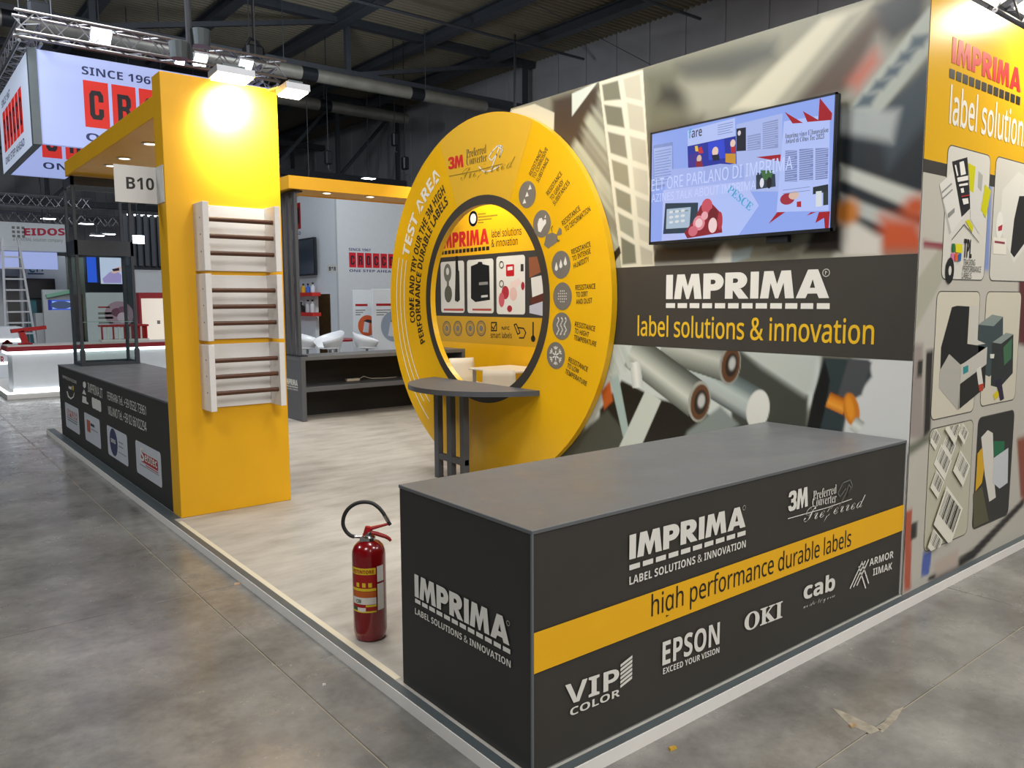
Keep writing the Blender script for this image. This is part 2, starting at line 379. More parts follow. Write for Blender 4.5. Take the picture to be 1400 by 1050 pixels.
# painter for blurred photographic prints --------------------------------
def paint(pl, x0, x1, y0, y1, step, base, shapes, keep=None, k=1, gradient=None):
    nx = int((x1-x0)/step); ny = int((y1-y0)/step)
    X, Y = np.meshgrid(np.linspace(x0, x1, nx+1), np.linspace(y0, y1, ny+1))
    C = np.zeros((ny+1, nx+1, 3)); C[:] = lin(base)
    rng = np.random.RandomState(3)
    def mixin(a, col): 
        nonlocal C
        col = np.array(lin(col)) if isinstance(col, (str, tuple)) else col
        C = C*(1-a[..., None]) + col*a[..., None]
    def ssm(d, w): return np.clip(.5 - d/w, 0, 1)**2*(3-2*np.clip(.5 - d/w, 0, 1))
    for s in shapes:
        kind = s[0]
        if kind == 'poly':
            _, col, w, P = s; P = np.array(P); d = np.full(X.shape, 1e9); ins = np.zeros(X.shape, bool)
            for i in range(len(P)):
                a = P[i]; b = P[(i+1) % len(P)]; e = b-a; px = X-a[0]; py = Y-a[1]
                t = np.clip((px*e[0]+py*e[1])/max(e@e, 1e-9), 0, 1); d = np.minimum(d, np.hypot(px-t*e[0], py-t*e[1]))
                cnd = ((a[1] <= Y) != (b[1] <= Y)); 
                with np.errstate(divide='ignore', invalid='ignore'): xi = a[0]+(Y-a[1])/(b[1]-a[1] if b[1] != a[1] else 1e-9)*(b[0]-a[0])
                ins ^= cnd & (X < xi)
            d = np.where(ins, -d, d); mixin(ssm(d, w), col)
        elif kind == 'ell':
            _, col, w, c, rx, ry, an = s; ca, sa = math.cos(R(an)), math.sin(R(an))
            u = ((X-c[0])*ca+(Y-c[1])*sa)/rx; v = (-(X-c[0])*sa+(Y-c[1])*ca)/ry
            mixin(ssm((np.hypot(u, v)-1)*min(rx, ry), w), col)
        elif kind == 'cyl':   # printed roller: shaded across its width
            _, cols, w, p, q, r0 = s; p = np.array(p); q = np.array(q); e = (q-p); L = math.hypot(*e); e = e/L; n = np.array((-e[1], e[0]))
            t = (X-p[0])*e[0]+(Y-p[1])*e[1]; v = ((X-p[0])*n[0]+(Y-p[1])*n[1])/r0
            d = np.maximum(np.maximum(-t, t-L), (np.abs(v)-1)*r0); a = ssm(d, w)
            cs = np.array([lin(c) for c in cols]); f = np.clip((v+1)/2, 0, 1)*(len(cs)-1); i = np.clip(f.astype(int), 0, len(cs)-2); g = (f-i)[..., None]
            mixin(a, cs[i]*(1-g)+cs[i+1]*g)
        elif kind == 'streak':  # broad soft brush streaks along a direction
            _, col, w, P, ang, freq, amt = s
            u = X*math.sin(R(ang)) - Y*math.cos(R(ang)); n = (np.sin(u*freq)+.6*np.sin(u*freq*2.3+1)+.4*np.sin(u*freq*4.1+2))/2
            P = np.array(P); d = np.full(X.shape, 1e9); ins = np.zeros(X.shape, bool)
            for i in range(len(P)):
                a = P[i]; b = P[(i+1) % len(P)]; e = b-a; px = X-a[0]; py = Y-a[1]
                t = np.clip((px*e[0]+py*e[1])/max(e@e, 1e-9), 0, 1); d = np.minimum(d, np.hypot(px-t*e[0], py-t*e[1]))
                cnd = ((a[1] <= Y) != (b[1] <= Y)); xi = a[0]+(Y-a[1])/(b[1]-a[1] if b[1] != a[1] else 1e-9)*(b[0]-a[0]); ins ^= cnd & (X < xi)
            d = np.where(ins, -d, d); mixin(ssm(d, w)*np.clip(.5+n*amt, 0, 1), col)
    idx = np.arange((nx+1)*(ny+1)).reshape(ny+1, nx+1)
    F = np.stack([idx[:-1, :-1], idx[:-1, 1:], idx[1:, 1:], idx[1:, :-1]], -1).reshape(-1, 4)
    if keep is not None:
        cx = (X[:-1, :-1]+X[1:, 1:])/2; cy = (Y[:-1, :-1]+Y[1:, 1:])/2; F = F[keep(cx, cy).reshape(-1)]
    V = [pl.P(a, b, k)[:] for a, b in zip(X.ravel(), Y.ravel())]
    return np.array(V), F, C.reshape(-1, 3)
def painted(name, data, m, parent):
    V, F, C = data; off = np.array(wloc(parent)); me = bpy.data.meshes.new(name)
    used = np.unique(F); remap = np.full(len(V), -1); remap[used] = np.arange(len(used))
    me.from_pydata((V[used]-off).tolist(), [], remap[F].tolist())
    at = me.color_attributes.new('Col', 'FLOAT_COLOR', 'POINT')
    at.data.foreach_set('color', np.concatenate([C[used], np.ones((len(used), 1))], 1).ravel())
    me.materials.append(m); me.update()
    return link(name, me, parent)
# ------------------------------------------------------------------ hall structure
HZ = -0.06
def world_mat(name, build):
    m = bpy.data.materials.new(name); m.use_nodes = True; nt = m.node_tree
    build(nt, nt.nodes['Principled BSDF'], nt.nodes.new('ShaderNodeNewGeometry').outputs['Position']); return m
def ramp(nt, src, stops):
    r = nt.nodes.new('ShaderNodeValToRGB'); nt.links.new(src, r.inputs[0]); e = r.color_ramp.elements
    while len(e) < len(stops): e.new(.5)
    for x, (p, c) in zip(e, stops): x.position = p; x.color = (*lin(c), 1)
    return r.outputs[0]
def nz(nt, pos, scale, detail=6, rough=.55, sc=(1, 1, 1)):
    mp = nt.nodes.new('ShaderNodeMapping'); mp.inputs['Scale'].default_value = sc; nt.links.new(pos, mp.inputs[0])
    n = nt.nodes.new('ShaderNodeTexNoise'); n.inputs['Scale'].default_value = scale; n.inputs['Detail'].default_value = detail
    n.inputs['Roughness'].default_value = rough; nt.links.new(mp.outputs[0], n.inputs[0]); return n.outputs['Fac']
def concrete(nt, b, pos):
    a = ramp(nt, nz(nt, pos, 1.3, 8, .62), [(.28, '6A6965'), (.46, '868583'), (.62, '9E9D9A'), (.76, 'B4B2AE')])
    c = ramp(nt, nz(nt, pos, 9, 8, .7), [(.33, '85827A'), (.6, 'C8C5BD')])
    mx = nt.nodes.new('ShaderNodeMix'); mx.data_type = 'RGBA'; mx.blend_type = 'MULTIPLY'; mx.inputs[0].default_value = .55
    nt.links.new(a, mx.inputs[6]); nt.links.new(c, mx.inputs[7])
    v = nt.nodes.new('ShaderNodeVectorMath'); v.operation = 'SCALE'; v.inputs['Scale'].default_value = 1.25
    v.inputs['Scale'].default_value = 1.0; nt.links.new(mx.outputs[2], v.inputs[0]); nt.links.new(v.outputs[0], b.inputs['Base Color'])
    r = nt.nodes.new('ShaderNodeMapRange'); nt.links.new(nz(nt, pos, 2.2, 7, .7), r.inputs[0])
    r.inputs[1].default_value = .3; r.inputs[2].default_value = .7; r.inputs[3].default_value = .12; r.inputs[4].default_value = .34
    nt.links.new(r.outputs[0], b.inputs['Roughness'])
    bp = nt.nodes.new('ShaderNodeBump'); bp.inputs['Strength'].default_value = .10; bp.inputs['Distance'].default_value = .01
    nt.links.new(nz(nt, pos, 14, 6, .7), bp.inputs['Height']); nt.links.new(bp.outputs[0], b.inputs['Normal'])
M_conc = world_mat('polished_concrete', concrete)
def vinyl(nt, b, pos):
    a = ramp(nt, nz(nt, pos, 3.2, 7, .65, (.55, 1.6, 1)), [(.30, '96928A'), (.48, 'ACA8A0'), (.70, 'BDB9B1')])
    nt.links.new(a, b.inputs['Base Color']); b.inputs['Roughness'].default_value = .5
M_vinyl = world_mat('beige_vinyl_floor', vinyl)
M_fill = mat('joint_filler', '9C927F', .8, noise=.1)

fl = B().box((-14.5, -7, HZ-.10), (24, 46, HZ-.006)).build('floor', M_fill, None, kind='structure', base=(0, 0, HZ-.1))
gx, gy, gap = 3.60, 3.33, .004
sm = None
for i in range(-5, 7):
    for j in range(-3, 13):
        x = 1.39+gx*i; y = 1.48+gy*j
        if sm is None:
            t = B().bev((x+gap, y+gap, HZ-.012), (x+gx-gap, y+gy-gap, HZ), .0015).build('slab', M_conc, fl)
            sm = t.data; sm.transform(Matrix.Translation((-x, -y, 0))); t.location = (x, y, 0)
        else: link('slab', sm, fl, (x, y, 0))
# roof of corrugated sheet with beams
b = B(); n = 300; y0, y1, pz = -7, 46, 9.0
vs = []; k = 0
for i in range(n+1):
    y = y0+(y1-y0)*i/n
    for dy, dz in ((0, 0), (.055, 0), (.085, .05), (.147, .05)):
        vs += [(-14.5, y+dy, pz+dz+.012*(y-20)), (24, y+dy, pz+dz+.012*(y-20))]
m_ = len(vs)//2
b.add(vs, [(2*i, 2*i+1, 2*i+3, 2*i+2) for i in range(m_-1)])
ceil = b.build('ceiling', M_roof, None, kind='structure')
for X in (-10.5, -8, -5.5, -3, -.4, 2.1, 4.6, 7.1, 9.7, 12.3, 14.6):
    t = B(); z = pz-.02
    for (ya, yb) in ((-7, 46),):
        za = z+.012*(ya-20); zb = z+.012*(yb-20)
        t.bar((X, ya, za-.03), (X, yb, zb-.03), .28, .03); t.bar((X, ya, za-.30), (X, yb, zb-.30), .28, .03); t.bar((X, ya, za-.16), (X, yb, zb-.16), .04, .28)
    t.build('beam', M_steel, ceil)
def hall_wall(name, a, b_, along):
    t = B(); 
    o = B().box(a, b_).build(name, M_wall_hall, None, kind='structure')
    n = int((b_[1]-a[1] if along == 'y' else b_[0]-a[0])/1.2); s = None
    for i in range(n):
        if along == 'y': q = B().bev((a[0]-.03, a[1]+1.2*i+.01, a[2]+.02), (a[0], a[1]+1.2*i+1.19, b_[2]-.1), .008)
        else: q = B().bev((a[0]+1.2*i+.01, a[1]-.03, a[2]+.02), (a[0]+1.2*i+1.19, a[1], b_[2]-.1), .008)
        if s is None: p = q.build('panel', M_wall_hall, o); s = p.data; p0 = 1.2*i
        else: link('panel', s, o, (0, 1.2*i, 0) if along == 'y' else (1.2*i, 0, 0))
    return o
hall_wall('wall_right', (16.4, -7, HZ), (16.6, 38, 9.3), 'y')
hall_wall('wall_back', (-14.5, 38, HZ), (16.4, 38.2, 9.6), 'x')
B().box((-14.7, -7, HZ), (-14.5, 38, 9.3)).build('wall_left', M_wall_hall, None, kind='structure')
B().box((-14.5, -7.2, HZ), (16.4, -7, 9.3)).build('wall_front', M_wall_hall, None, kind='structure')

# ducts, girders, hoists under the roof
def duct(name, p, q, r, label, rings=9):
    t = thing(name, label, 'duct', ((p[0]+q[0])/2, p[1], p[2]-r))
    B().tube([p, q], r, 20).build('pipe', M_duct, t, smooth=True)
    for i in range(5):
        x = p[0]+(q[0]-p[0])*(i+.5)/5; B().tube([(x, p[1], p[2]+r*.9), (x, p[1], rz(x, p[1]))], .012, 6).build('hanger', M_steel, t)
    for i in range(rings):
        f = (i+.5)/rings; c = Vector(p).lerp(Vector(q), f); d = (Vector(q)-Vector(p)).normalized()*.20
        B().tube([c-d, c+d], r*1.02, 20).build('outlet_band', M_bmetal if i % 2 else M_duct, t, smooth=True)
    return t
duct('air_duct', (-6, 18.7, 7.22), (14.0, 18.7, 7.22), .16, 'long round galvanised air duct with dark outlet bands under the roof', 13)
duct('air_duct', (4.5, 24, 7.9), (14.6, 24, 7.9), .18, 'shorter wide grey air duct farther back below the roof, behind the yellow ring', 5)
def girder(y, z0, z1, xa, xb, step, label, off=0):
    t = thing('roof_girder', label, 'girder', ((xa+xb)/2, y, z0))
    B().bar((xa, y, z0), (xb, y, z0), .22, .22).build('lower_chord', M_steel, t)
    B().bar((xa, y, z1), (xb, y, z1), .22, .22).build('upper_chord', M_steel, t)
    x = xa+off; s = 1
    while x < xb-.1:
        B().bar((x, y, z0), (x, y, z1), .13).build('post', M_steel, t)
        if x+step < xb: B().bar((x, y, z0), (x+step, y, z1), .11).build('diagonal', M_steel, t)
        x += step
    return t
girder(27, 6.2, 9.0, -14, 16.3, 2.5, 'dark steel lattice girder across the hall in front of the grey back wall')
girder(19.3, 7.55, 8.9, -14, 16.3, 6.0, 'dark steel girder just above the long round duct')
girder(34, 5.4, 8.6, -14, 16.3, 3.2, 'farthest dark lattice girder above the distant stands at left')
def hoist(x, y, z, i, lab):
    t = thing('chain_hoist', lab, 'hoist', (x, y, z))
    B().bev((x-.09, y-.09, z), (x+.09, y+.09, z+.36), .03).build('motor_body', M_bmetal, t)
    B().tube([(x, y, z+.36), (x, y, rz(x, y))], .012, 6).build('chain', M_bmetal, t)
    B().tube([(x, y, z), (x, y, z-.12), (x+.04, y, z-.17), (x+.07, y, z-.13)], .012, 6).build('hook', M_steel, t)
hoist(*((11.778,6.056)[0:1] + (20.0,) + (11.778,6.056)[1:]), 0, 'black chain hoist hanging left of the yellow ring, orange hook above')
hoist(*((12.101,5.438)[0:1] + (20.0,) + (12.101,5.438)[1:]), 1, 'smaller black chain hoist nearest the yellow ring at left')
hoist(*((9.715,5.342)[0:1] + (20.0,) + (9.715,5.342)[1:]), 2, 'black chain hoist above the far yellow beam, near the tall column')
def rod(a, b_, r, lab):
    return B().tube([a, b_], r, 6).build('hanging_rod', M_steel, None, label=lab, cat='rod')
rod((*(13.523,16.726), 8.6), (*(9.312,11.525), 5.2), .03, 'dark vertical rod hanging behind the top of the yellow ring')
rod((8.0, 14.0, 8.9), (*(15.729,7.631)[0:1], 14.0, (15.729,7.631)[1]), .008, 'thin pale cable slanting down behind the printed wall')
rod((-2, 16.5, 8.35), (15.8, 16.5, 8.35), .035, 'long dark conduit crossing under the roof beams')
rod((-8, 12.5, 8.35), (15.8, 12.5, 8.35), .035, 'nearer dark conduit crossing under the roof beams')
rod((-12, 24.5, 6.6), (6, 24.5, 6.6), .07, 'pale horizontal pipe seen below the hanging lit banner')
rod((-12, 26.5, 5.9), (6, 26.5, 5.9), .09, 'lower dark horizontal pipe seen below the hanging lit banner')

# ------------------------------------------------------------------ platform of the stand
XL, YF = 1.717, 2.041      # left and front faces of the counters
pt = thing('stand_platform', 'low stand platform covered in mottled beige vinyl with grey aluminium edging', 'platform', (4.5, 6.8, HZ))
M_skirt = mat('white_skirting', 'E6E2DC', .45, noise=.02); M_cream = mat('cream_edge_tape', 'D8D0B8', .5)
B().box((XL-.012, YF-.012, HZ), (8.3, 12.1, -.001)).build('vinyl_deck', M_vinyl, pt)
e = .040
B().box((XL-.012-e, YF-.012-e, -.012), (XL-.012, 12.14, -.001)).build('top_edging', M_alud, pt)
B().box((XL-.012, 6.39, -.0009), (1.7555, 12.14, -.0002)).build('top_edging', M_alud, pt)
B().box((XL-.012, YF-.012-e, -.012), (8.35, YF-.012, -.001)).build('top_edging', M_alud, pt)
B().box((XL-.016-e, YF-.016-e, HZ), (XL-.012-e, 12.15, -.004)).build('side_skirt', M_skirt, pt)
B().box((XL-.012-e, YF-.016-e, HZ), (8.36, YF-.012-e, -.004)).build('side_skirt', M_skirt, pt)
B().box((XL-.010, 2.99, -.0009), (XL+.022, 6.3, -.0003)).build('edge_tape', M_cream, pt)

# ------------------------------------------------------------------ printed wall at right (x = 4.495) with the round opening
XW, YC, ZC, RD = 4.495, 5.99, 1.70, 1.69
PW = Pl('X', XW, -1); PD = Pl('X', 4.43, -1); PF = Pl('Y', YF, -1); PS = Pl('X', XL, -1)
HW = 3.385
wl = thing('printed_partition', 'tall partition wall printed with a blurred close-up photo of a label printing machine', 'partition wall', (XW+.06, 3.6, 0))
arc = [(YC+1.60*math.cos(R(a)), ZC+1.60*math.sin(R(a))) for a in np.linspace(-90, -258, 40)]
arc = [(y, z) for y, z in arc if z > .0]
poly = [(YF-.006, 0.0)] + [(YC, 0.0)] + arc + [(5.62, HW), (YF-.006, HW)]
poly = [p for p in poly if p[0] <= 5.99]
B().prism(poly, Pl('X', XW+.0, -1), -.12).build('panel_core', M_white, wl)
MURAL = [
 # upper part, blurred machinery
 ('poly', '3A2E24', .10, [(5.07,2.977),(5.07,3.362),(4.436,3.363),(4.675,3.031),(4.758,2.815)]),
 ('streak', 'A9AC98', .10, [(4.889,2.862),(4.676,3.116),(4.499,3.333),(4.263,1.922),(4.38,1.926),(4.672,2.574)], 47, 26, .9),
 ('streak', 'C2C1AC', .12, [(4.756,2.35),(4.548,2.674),(4.302,1.952),(4.38,1.926)], 60, 18, .8),
 ('poly', 'C9C5AE', .012, [(5.605,3.372),(5.295,3.363),(5.043,3.245),(5.051,3.081),(5.163,3.039),(5.711,3.201)]),
 ('poly', 'C6CCC0', .012, [(4.83,3.355),(4.539,3.385),(4.829,3.177)]),
 ('poly', '5C5D4D', .20, [(4.078,3.361),(3.242,3.329),(3.077,3.311),(3.524,2.891),(3.521,2.744),(4.016,2.661)]),
 ('poly', '2C2C26', .14, [(3.887,3.218),(3.531,3.144),(3.589,3),(3.919,3.112)]),
 ('poly', '8B8B7B', .18, [(3.722,3.223),(3.181,3.154),(3.23,2.934),(3.587,2.902)]),
 ('poly', '4B4C47', .15, [(3.757,3.34),(2.972,3.307),(2.968,3.196),(3.294,3.156),(3.658,3.234)]),
 ('poly', '47423A', .15, [(4.02,2.924),(3.526,2.94),(3.513,2.448),(4.006,2.129)]),
 ('poly', 'B6B29E', .07, [(3.288,2.945),(2.655,3.353),(2.358,3.353),(2.931,2.879)]),
 ('poly', '8E8C7C', .07, [(3.062,2.835),(2.495,3.331),(2.358,3.353),(2.88,2.869)]),
 ('poly', '4C3E33', .12, [(2.854,2.865),(2.364,3.295),(2.18,3.303),(2.309,3.004),(2.521,2.886)]),
 ('poly', '2F3236', .10, [(2.345,3.329),(2.165,3.393),(2.048,3.358),(2.069,3.177),(2.252,3.109)]),
 ('poly', '8E9088', .14, [(2.476,2.877),(2.316,3.164),(2.166,3.01),(2.343,2.81)]),
 ('poly', 'B0543E', .16, [(2.466,2.957),(2.333,3.081),(2.31,3.024),(2.424,2.908)]),
 ('poly', '22272C', .14, [(2.558,2.684),(1.987,2.894),(1.943,2.006),(2.532,2.041)]),
 ('poly', '39434B', .10, [(2.296,2.721),(1.993,3.008),(1.978,2.703),(2.22,2.428)]),
 ('poly', '9DA39B', .04, [(2.473,2.794),(2.042,3.245),(1.967,3.224),(1.959,3.074),(2.317,2.705)]),
 ('poly', '9AA0A0', .08, [(2.564,2.811),(2.174,2.739),(2.206,2.566),(2.558,2.684)]),
 ('poly', '4A5862', .05, [(2.388,2.86),(2.302,2.851),(2.342,2.79),(2.437,2.8)]),
 ('poly', '4A5862', .05, [(2.314,2.925),(2.23,2.915),(2.269,2.868),(2.354,2.869)]),
 ('poly', '4A5862', .05, [(2.246,2.982),(2.161,2.978),(2.198,2.924),(2.28,2.926)]),
 ('poly', '4A5862', .05, [(2.18,3.045),(2.097,3.04),(2.134,2.987),(2.214,2.99)]),
 ('poly', '4A5862', .05, [(2.12,3.115),(2.028,3.106),(2.063,3.047),(2.148,3.045)]),
 ('poly', 'B8BAB2', .05, [(2.505,2.486),(1.916,2.217),(1.91,2.1),(2.501,2.401)]),
 ('poly', 'A9ADA8', .05, [(2.498,2.316),(1.907,2.042),(1.902,1.945),(2.494,2.231)]),
 ('poly', 'B8502C', .13, [(2.25,2.168),(2.045,2.131),(1.959,1.948),(2.262,1.963)]),
 ('ell', 'B4502A', .10, (2.06,2.199), .07, .06, 0),
 ('poly', 'C8C4BA', .07, [(2.493,2.21),(2.245,2.044),(2.239,1.933),(2.528,1.946)]),
 ('ell', 'B8702A', .09, (2.457,2.206), .075, .075, 40),
 ('poly', '211A16', .06, [(2.634,2.222),(2.49,2.124),(2.483,1.974),(2.722,1.985)]),
 ('poly', 'C9C8BE', .06, [(4.041,2.051),(3.321,2.079),(3.201,1.975),(3.258,1.929),(4.039,1.959)]),
 ('poly', '8A9AA0', .03, [(3.26,2.012),(3.091,2.051),(3.116,1.972),(3.258,1.939)]),
 ('poly', '35322C', .06, [(3.934,2.083),(3.321,2.088),(3.408,1.955),(3.967,1.956)]),
 # light film strip with rows of windows
 ('poly', 'CFCBB6', .008, [(4.523,3.382),(4.071,3.375),(3.932,1.944),(4.263,1.934)]),
 ('poly', '6E6F5E', .02, [(4.491,3.353),(4.32,3.35),(4.288,3.204),(4.466,3.228)]), ('poly', 'B5B09C', .02, [(4.267,3.349),(4.099,3.35),(4.074,3.152),(4.236,3.21)]),
 ('poly', '6A6B5B', .02, [(4.466,3.2),(4.28,3.144),(4.247,2.988),(4.432,3.046)]), ('poly', 'B3AE9A', .02, [(4.227,3.171),(4.066,3.109),(4.042,2.917),(4.195,2.974)]),
 ('poly', '77786A', .02, [(4.424,2.99),(4.246,2.929),(4.214,2.757),(4.391,2.825)]), ('poly', 'AFAA97', .02, [(4.194,2.92),(4.034,2.863),(4.016,2.682),(4.162,2.739)]),
 ('poly', '83836F', .02, [(4.382,2.775),(4.213,2.708),(4.188,2.538),(4.349,2.611)]), ('poly', 'B8B3A0', .02, [(4.161,2.691),(4.015,2.64),(3.998,2.459),(4.136,2.516)]),
 ('poly', '7C7D6B', .02, [(4.341,2.56),(4.18,2.488),(4.163,2.34),(4.316,2.414)]), ('poly', 'B2AE9B', .02, [(4.128,2.472),(3.99,2.416),(3.973,2.26),(4.104,2.319)]),
 ('poly', '8C8D7C', .02, [(4.307,2.364),(4.155,2.296),(4.138,2.154),(4.282,2.229)]), ('poly', 'BAB5A2', .02, [(4.103,2.276),(3.972,2.223),(3.956,2.1),(4.079,2.15)]),
 ('poly', '6B6D5D', .02, [(4.274,2.179),(4.13,2.11),(4.113,1.972),(4.256,1.967)]), ('poly', 'AEA996', .02, [(4.078,2.101),(3.955,2.052),(3.946,1.955),(4.061,1.959)]),
 ('poly', '12130C', .008, [(4.373,2.05),(4.288,2.113),(4.272,2.056),(4.357,1.97)]),
 # lower part: rollers in focus
 ('poly', 'C5CCC6', .05, [(4.663,1.402),(3.244,1.449),(2.601,1.403),(2.566,1.112),(2.885,0.796),(4.655,0.31)]),
 ('poly', '3C3F37', .03, [(3.195,1.377),(2.663,1.103),(2.671,0.638),(3.217,0.548),(3.235,1.151)]),
 ('poly', 'B3B9B2', .08, [(3.154,1.364),(2.6,1.358),(2.63,1.129),(2.688,1.101),(3.01,1.265)]),
 ('poly', '14120C', .03, [(4.251,1.074),(3.878,0.965),(3.474,0.926),(3.164,0.758),(3.463,0.507),(4.483,0.217),(4.489,0.818)]),
 ('poly', '44473D', .05, [(5.213,0.218),(4.407,0.827),(4.152,0.624),(4.321,0.365)]),
 ('poly', 'B9571D', .03, [(4.474,0.968),(4.377,1.064),(4.343,0.904),(4.44,0.823)]),
 ('poly', '9FB3AC', .015, [(4.386,1.093),(4.291,1.128),(4.168,0.68),(4.229,0.626)]),
 ('poly', 'C3C9BE', .006, [(4.001,1.021),(3.849,0.952),(4.045,0.571),(4.275,0.537)]),
 ('poly', '7E8884', .04, [(3.599,0.753),(3.319,0.967),(3.167,0.858),(3.404,0.663),(3.663,0.626)]),
 ('cyl', ['4A5453', '6F7D7C', 'B2BDB8', 'A8B0AC', '3F484A'], .01, (3.61,1.228), (3.034,0.992), .125),
 ('ell', 'D4D5CD', .010, (3.022,0.973), .085, .135, 12),
 ('cyl', ['3E423C', '7C8078', 'B9BBB0', '8C9086', '50544C'], .006, (3.851,1.386), (3.274,1.269), .135),
 ('ell', '8E8F86', .006, (3.25,1.255), .085, .14, 10), ('ell', '5A3A22', .008, (3.244,1.256), .072, .122, 10),
 ('ell', '2A2118', .008, (3.238,1.256), .048, .082, 10), ('ell', 'B0B2AE', .02, (3.232,1.266), .026, .045, 10),
 ('cyl', ['3B3F38', '6E736B', 'A3A79C', 'C9CCC0', '8E9389', '565A51'], .006, (4.162,1.318), (3.527,0.993), .145),
 ('cyl', ['B9BDB6', 'E2E4DC', 'B8BCB4'], .006, (4.116,1.225), (4.082,1.03), .055),
 ('ell', '9B9C92', .006, (3.501,0.98), .095, .15, 12), ('ell', '5E3D24', .008, (3.494,0.976), .08, .13, 12),
 ('ell', '2B2219', .008, (3.488,0.976), .055, .09, 12), ('ell', 'B9BBB6', .02, (3.482,0.987), .03, .05, 12),
 ('streak', 'B4BDB4', .04, [(4.445,1.305),(4.178,1.362),(4.115,1.197),(4.369,1.065)], 60, 40, .9),
 ('poly', 'C9CBC9', .03, [(2.389,1.347),(1.949,1.371),(1.923,0.844),(2.433,0.767)]),
 ('poly', '2B3638', .025, [(2.575,1.346),(2.286,1.344),(2.264,1.247),(2.399,1.061),(2.437,0.857),(2.678,0.824)]),
 ('poly', '46484A', .02, [(2.411,1.346),(2.268,1.332),(2.321,1.135),(2.491,1.03)]),
 ('poly', '0C0D0B', .015, [(2.56,1.329),(2.629,1.107),(2.678,0.824),(2.589,0.836),(2.548,1.024),(2.522,1.206)]),
 ('cyl', ['8A4708', 'D6821A', 'E49A32', 'B96812'], .01, (2.531,1.088), (2.417,1.051), .05),
 ('ell', 'C47414', .012, (2.38,1.041), .05, .10, -12), ('ell', 'DE8E22', .02, (2.389,1.049), .025, .07, -12),
 ('cyl', ['8C918A', 'D4D8D0', 'A9AEA6'], .012, (2.368,0.963), (2.317,0.934), .045),
]
painted('printed_photo', paint(PW, YF-.006, 5.62, 0.0, HW, .0085, '7C7B6C', MURAL, keep=lambda cx, cy: np.hypot(cx-YC, cy-ZC) > 1.585), M_mural, wl)
# dark band with the company lettering
zb0, zb1 = 1.352, 1.945
B().shape(PW, [(YF-.006, zb0), (4.60, zb0), (4.60, zb1), (YF-.006, zb1)], 3).build('charcoal_band', M_dark, wl)
heavy('IMPRIMA', PW, (3.816,1.702), (2.547,1.704), (3.812,1.877)[1]-(3.809,1.702)[1], M_ink_w, wl, k=6)
def drow(pl, p0, p1, h, n, m, parent, k=6, gap=.22):
    b = B(); a = Vector(p0); d = (Vector(p1)-a); L = 1/(n-gap)
    for i in range(n):
        q = a+d*(L*i); r = a+d*(L*(i+1-gap)); b.shape(pl, [(q[0], q[1]), (r[0], r[1]), (r[0], r[1]-h), (q[0], q[1]-h)], k)
    return b.build('dash_row', m, parent)
drow(PW, (3.815,1.673), (2.541,1.673), (3.815,1.673)[1]-(3.814,1.638)[1], 12, M_ink_w, wl)
txt('label solutions & innovation', PW, (4.089,1.427), (2.26,1.435), (4.084,1.573)[1]-(4.082,1.427)[1], M_ink_y, wl, st='sans', fat=.012, k=6, up=(0, 1))
def ring(c, r, t, n=20): 
    o = [(c[0]+r*math.cos(2*math.pi*i/n), c[1]+r*math.sin(2*math.pi*i/n)) for i in range(n+1)]
    return line(o, t)
def lines_obj(name, pl, segs, m, parent, k=4):
    b = B()
    for s in segs: b.shape(pl, s, k)
    return b.build(name, m, parent)
lines_obj('registered_mark', PW, ring((2.572,1.856), .022, .006)+line([(2.576,1.847), (2.577,1.865), (2.567,1.86)], .005), M_ink_w, wl, 6)

# front panel at far right (faces the aisle)
PP = Pl('Y', 2.030, -1)
rp = thing('banner_panel', 'tall front panel at far right, yellow top and printed product cards below', 'panel', (6.4, 2.1, 0))
B().box((XW+.124, 2.032, 0), (8.3, 2.15, HW)).build('panel_core', M_white, rp)
zy = (4.504,2.455)[1]; zk = (4.494,2.384)[1]
B().shape(PP, rect((XW, zy), (8.3, HW)), 1).build('yellow_field', M_yeld, rp)
B().shape(PP, rect((XW, zk), (8.3, zy)), 1).build('charcoal_stripe', M_dark, rp)
PB = [('poly', 'A9A795', .03, [(4.392,1.731),(4.791,2.023),(4.816,1.816),(4.421,1.451)]),
 ('poly', '9A8F88', .05, [(4.456,1.45),(4.598,1.444),(4.659,0.893),(4.459,0.916)]),
 ('poly', '2C2824', .03, [(4.639,1.401),(4.731,1.406),(4.749,0.926),(4.659,0.893)]),
 ('poly', '35322C', .01, [(4.537,1.348),(4.609,1.348),(4.609,1.261),(4.537,1.261)]),
 ('poly', '6B6E5C', .05, [(4.463,0.874),(4.777,0.923),(4.783,0.879),(4.47,0.81)]),
 ('poly', '8B3B44', .02, [(4.534,2.021),(4.792,2.011),(4.796,1.978),(4.539,1.981)]),
 ('poly', 'B0543C', .02, [(4.467,0.494),(4.564,0.499),(4.597,0.013),(4.515,0.019)]),
 ('poly', '2B2B24', .02, [(4.565,0.408),(4.638,0.408),(4.639,0.312),(4.566,0.313)]),
 ('poly', '4A5FA8', .02, [(4.735,0.204),(4.852,0.193),(4.829,0.048),(4.722,0.059)]),
 ('poly', '7E8FC0', .04, [(5.321,2.397),(5.421,2.397),(5.453,1.87),(5.364,1.869)]),
 ('poly', '2A2622', .03, [(4.812,0.03),(5.457,0.078),(6.304,0.281),(6.314,0.226),(5.467,0.003),(5.037,-0.022),(4.834,0.002)]),
 ('poly', '8A4A36', .05, [(6.095,0.729),(6.508,0.736),(6.619,0.119),(6.234,0.293)]),
 ('poly', '5B2C2A', .04, [(5.862,2.444),(6.195,2.473),(6.402,1.324),(6.012,1.391)]),
 ('poly', 'B7A79A', .06, [(4.871,0.107),(5.229,0.125),(5.245,0.002),(4.933,0.002)]),
]
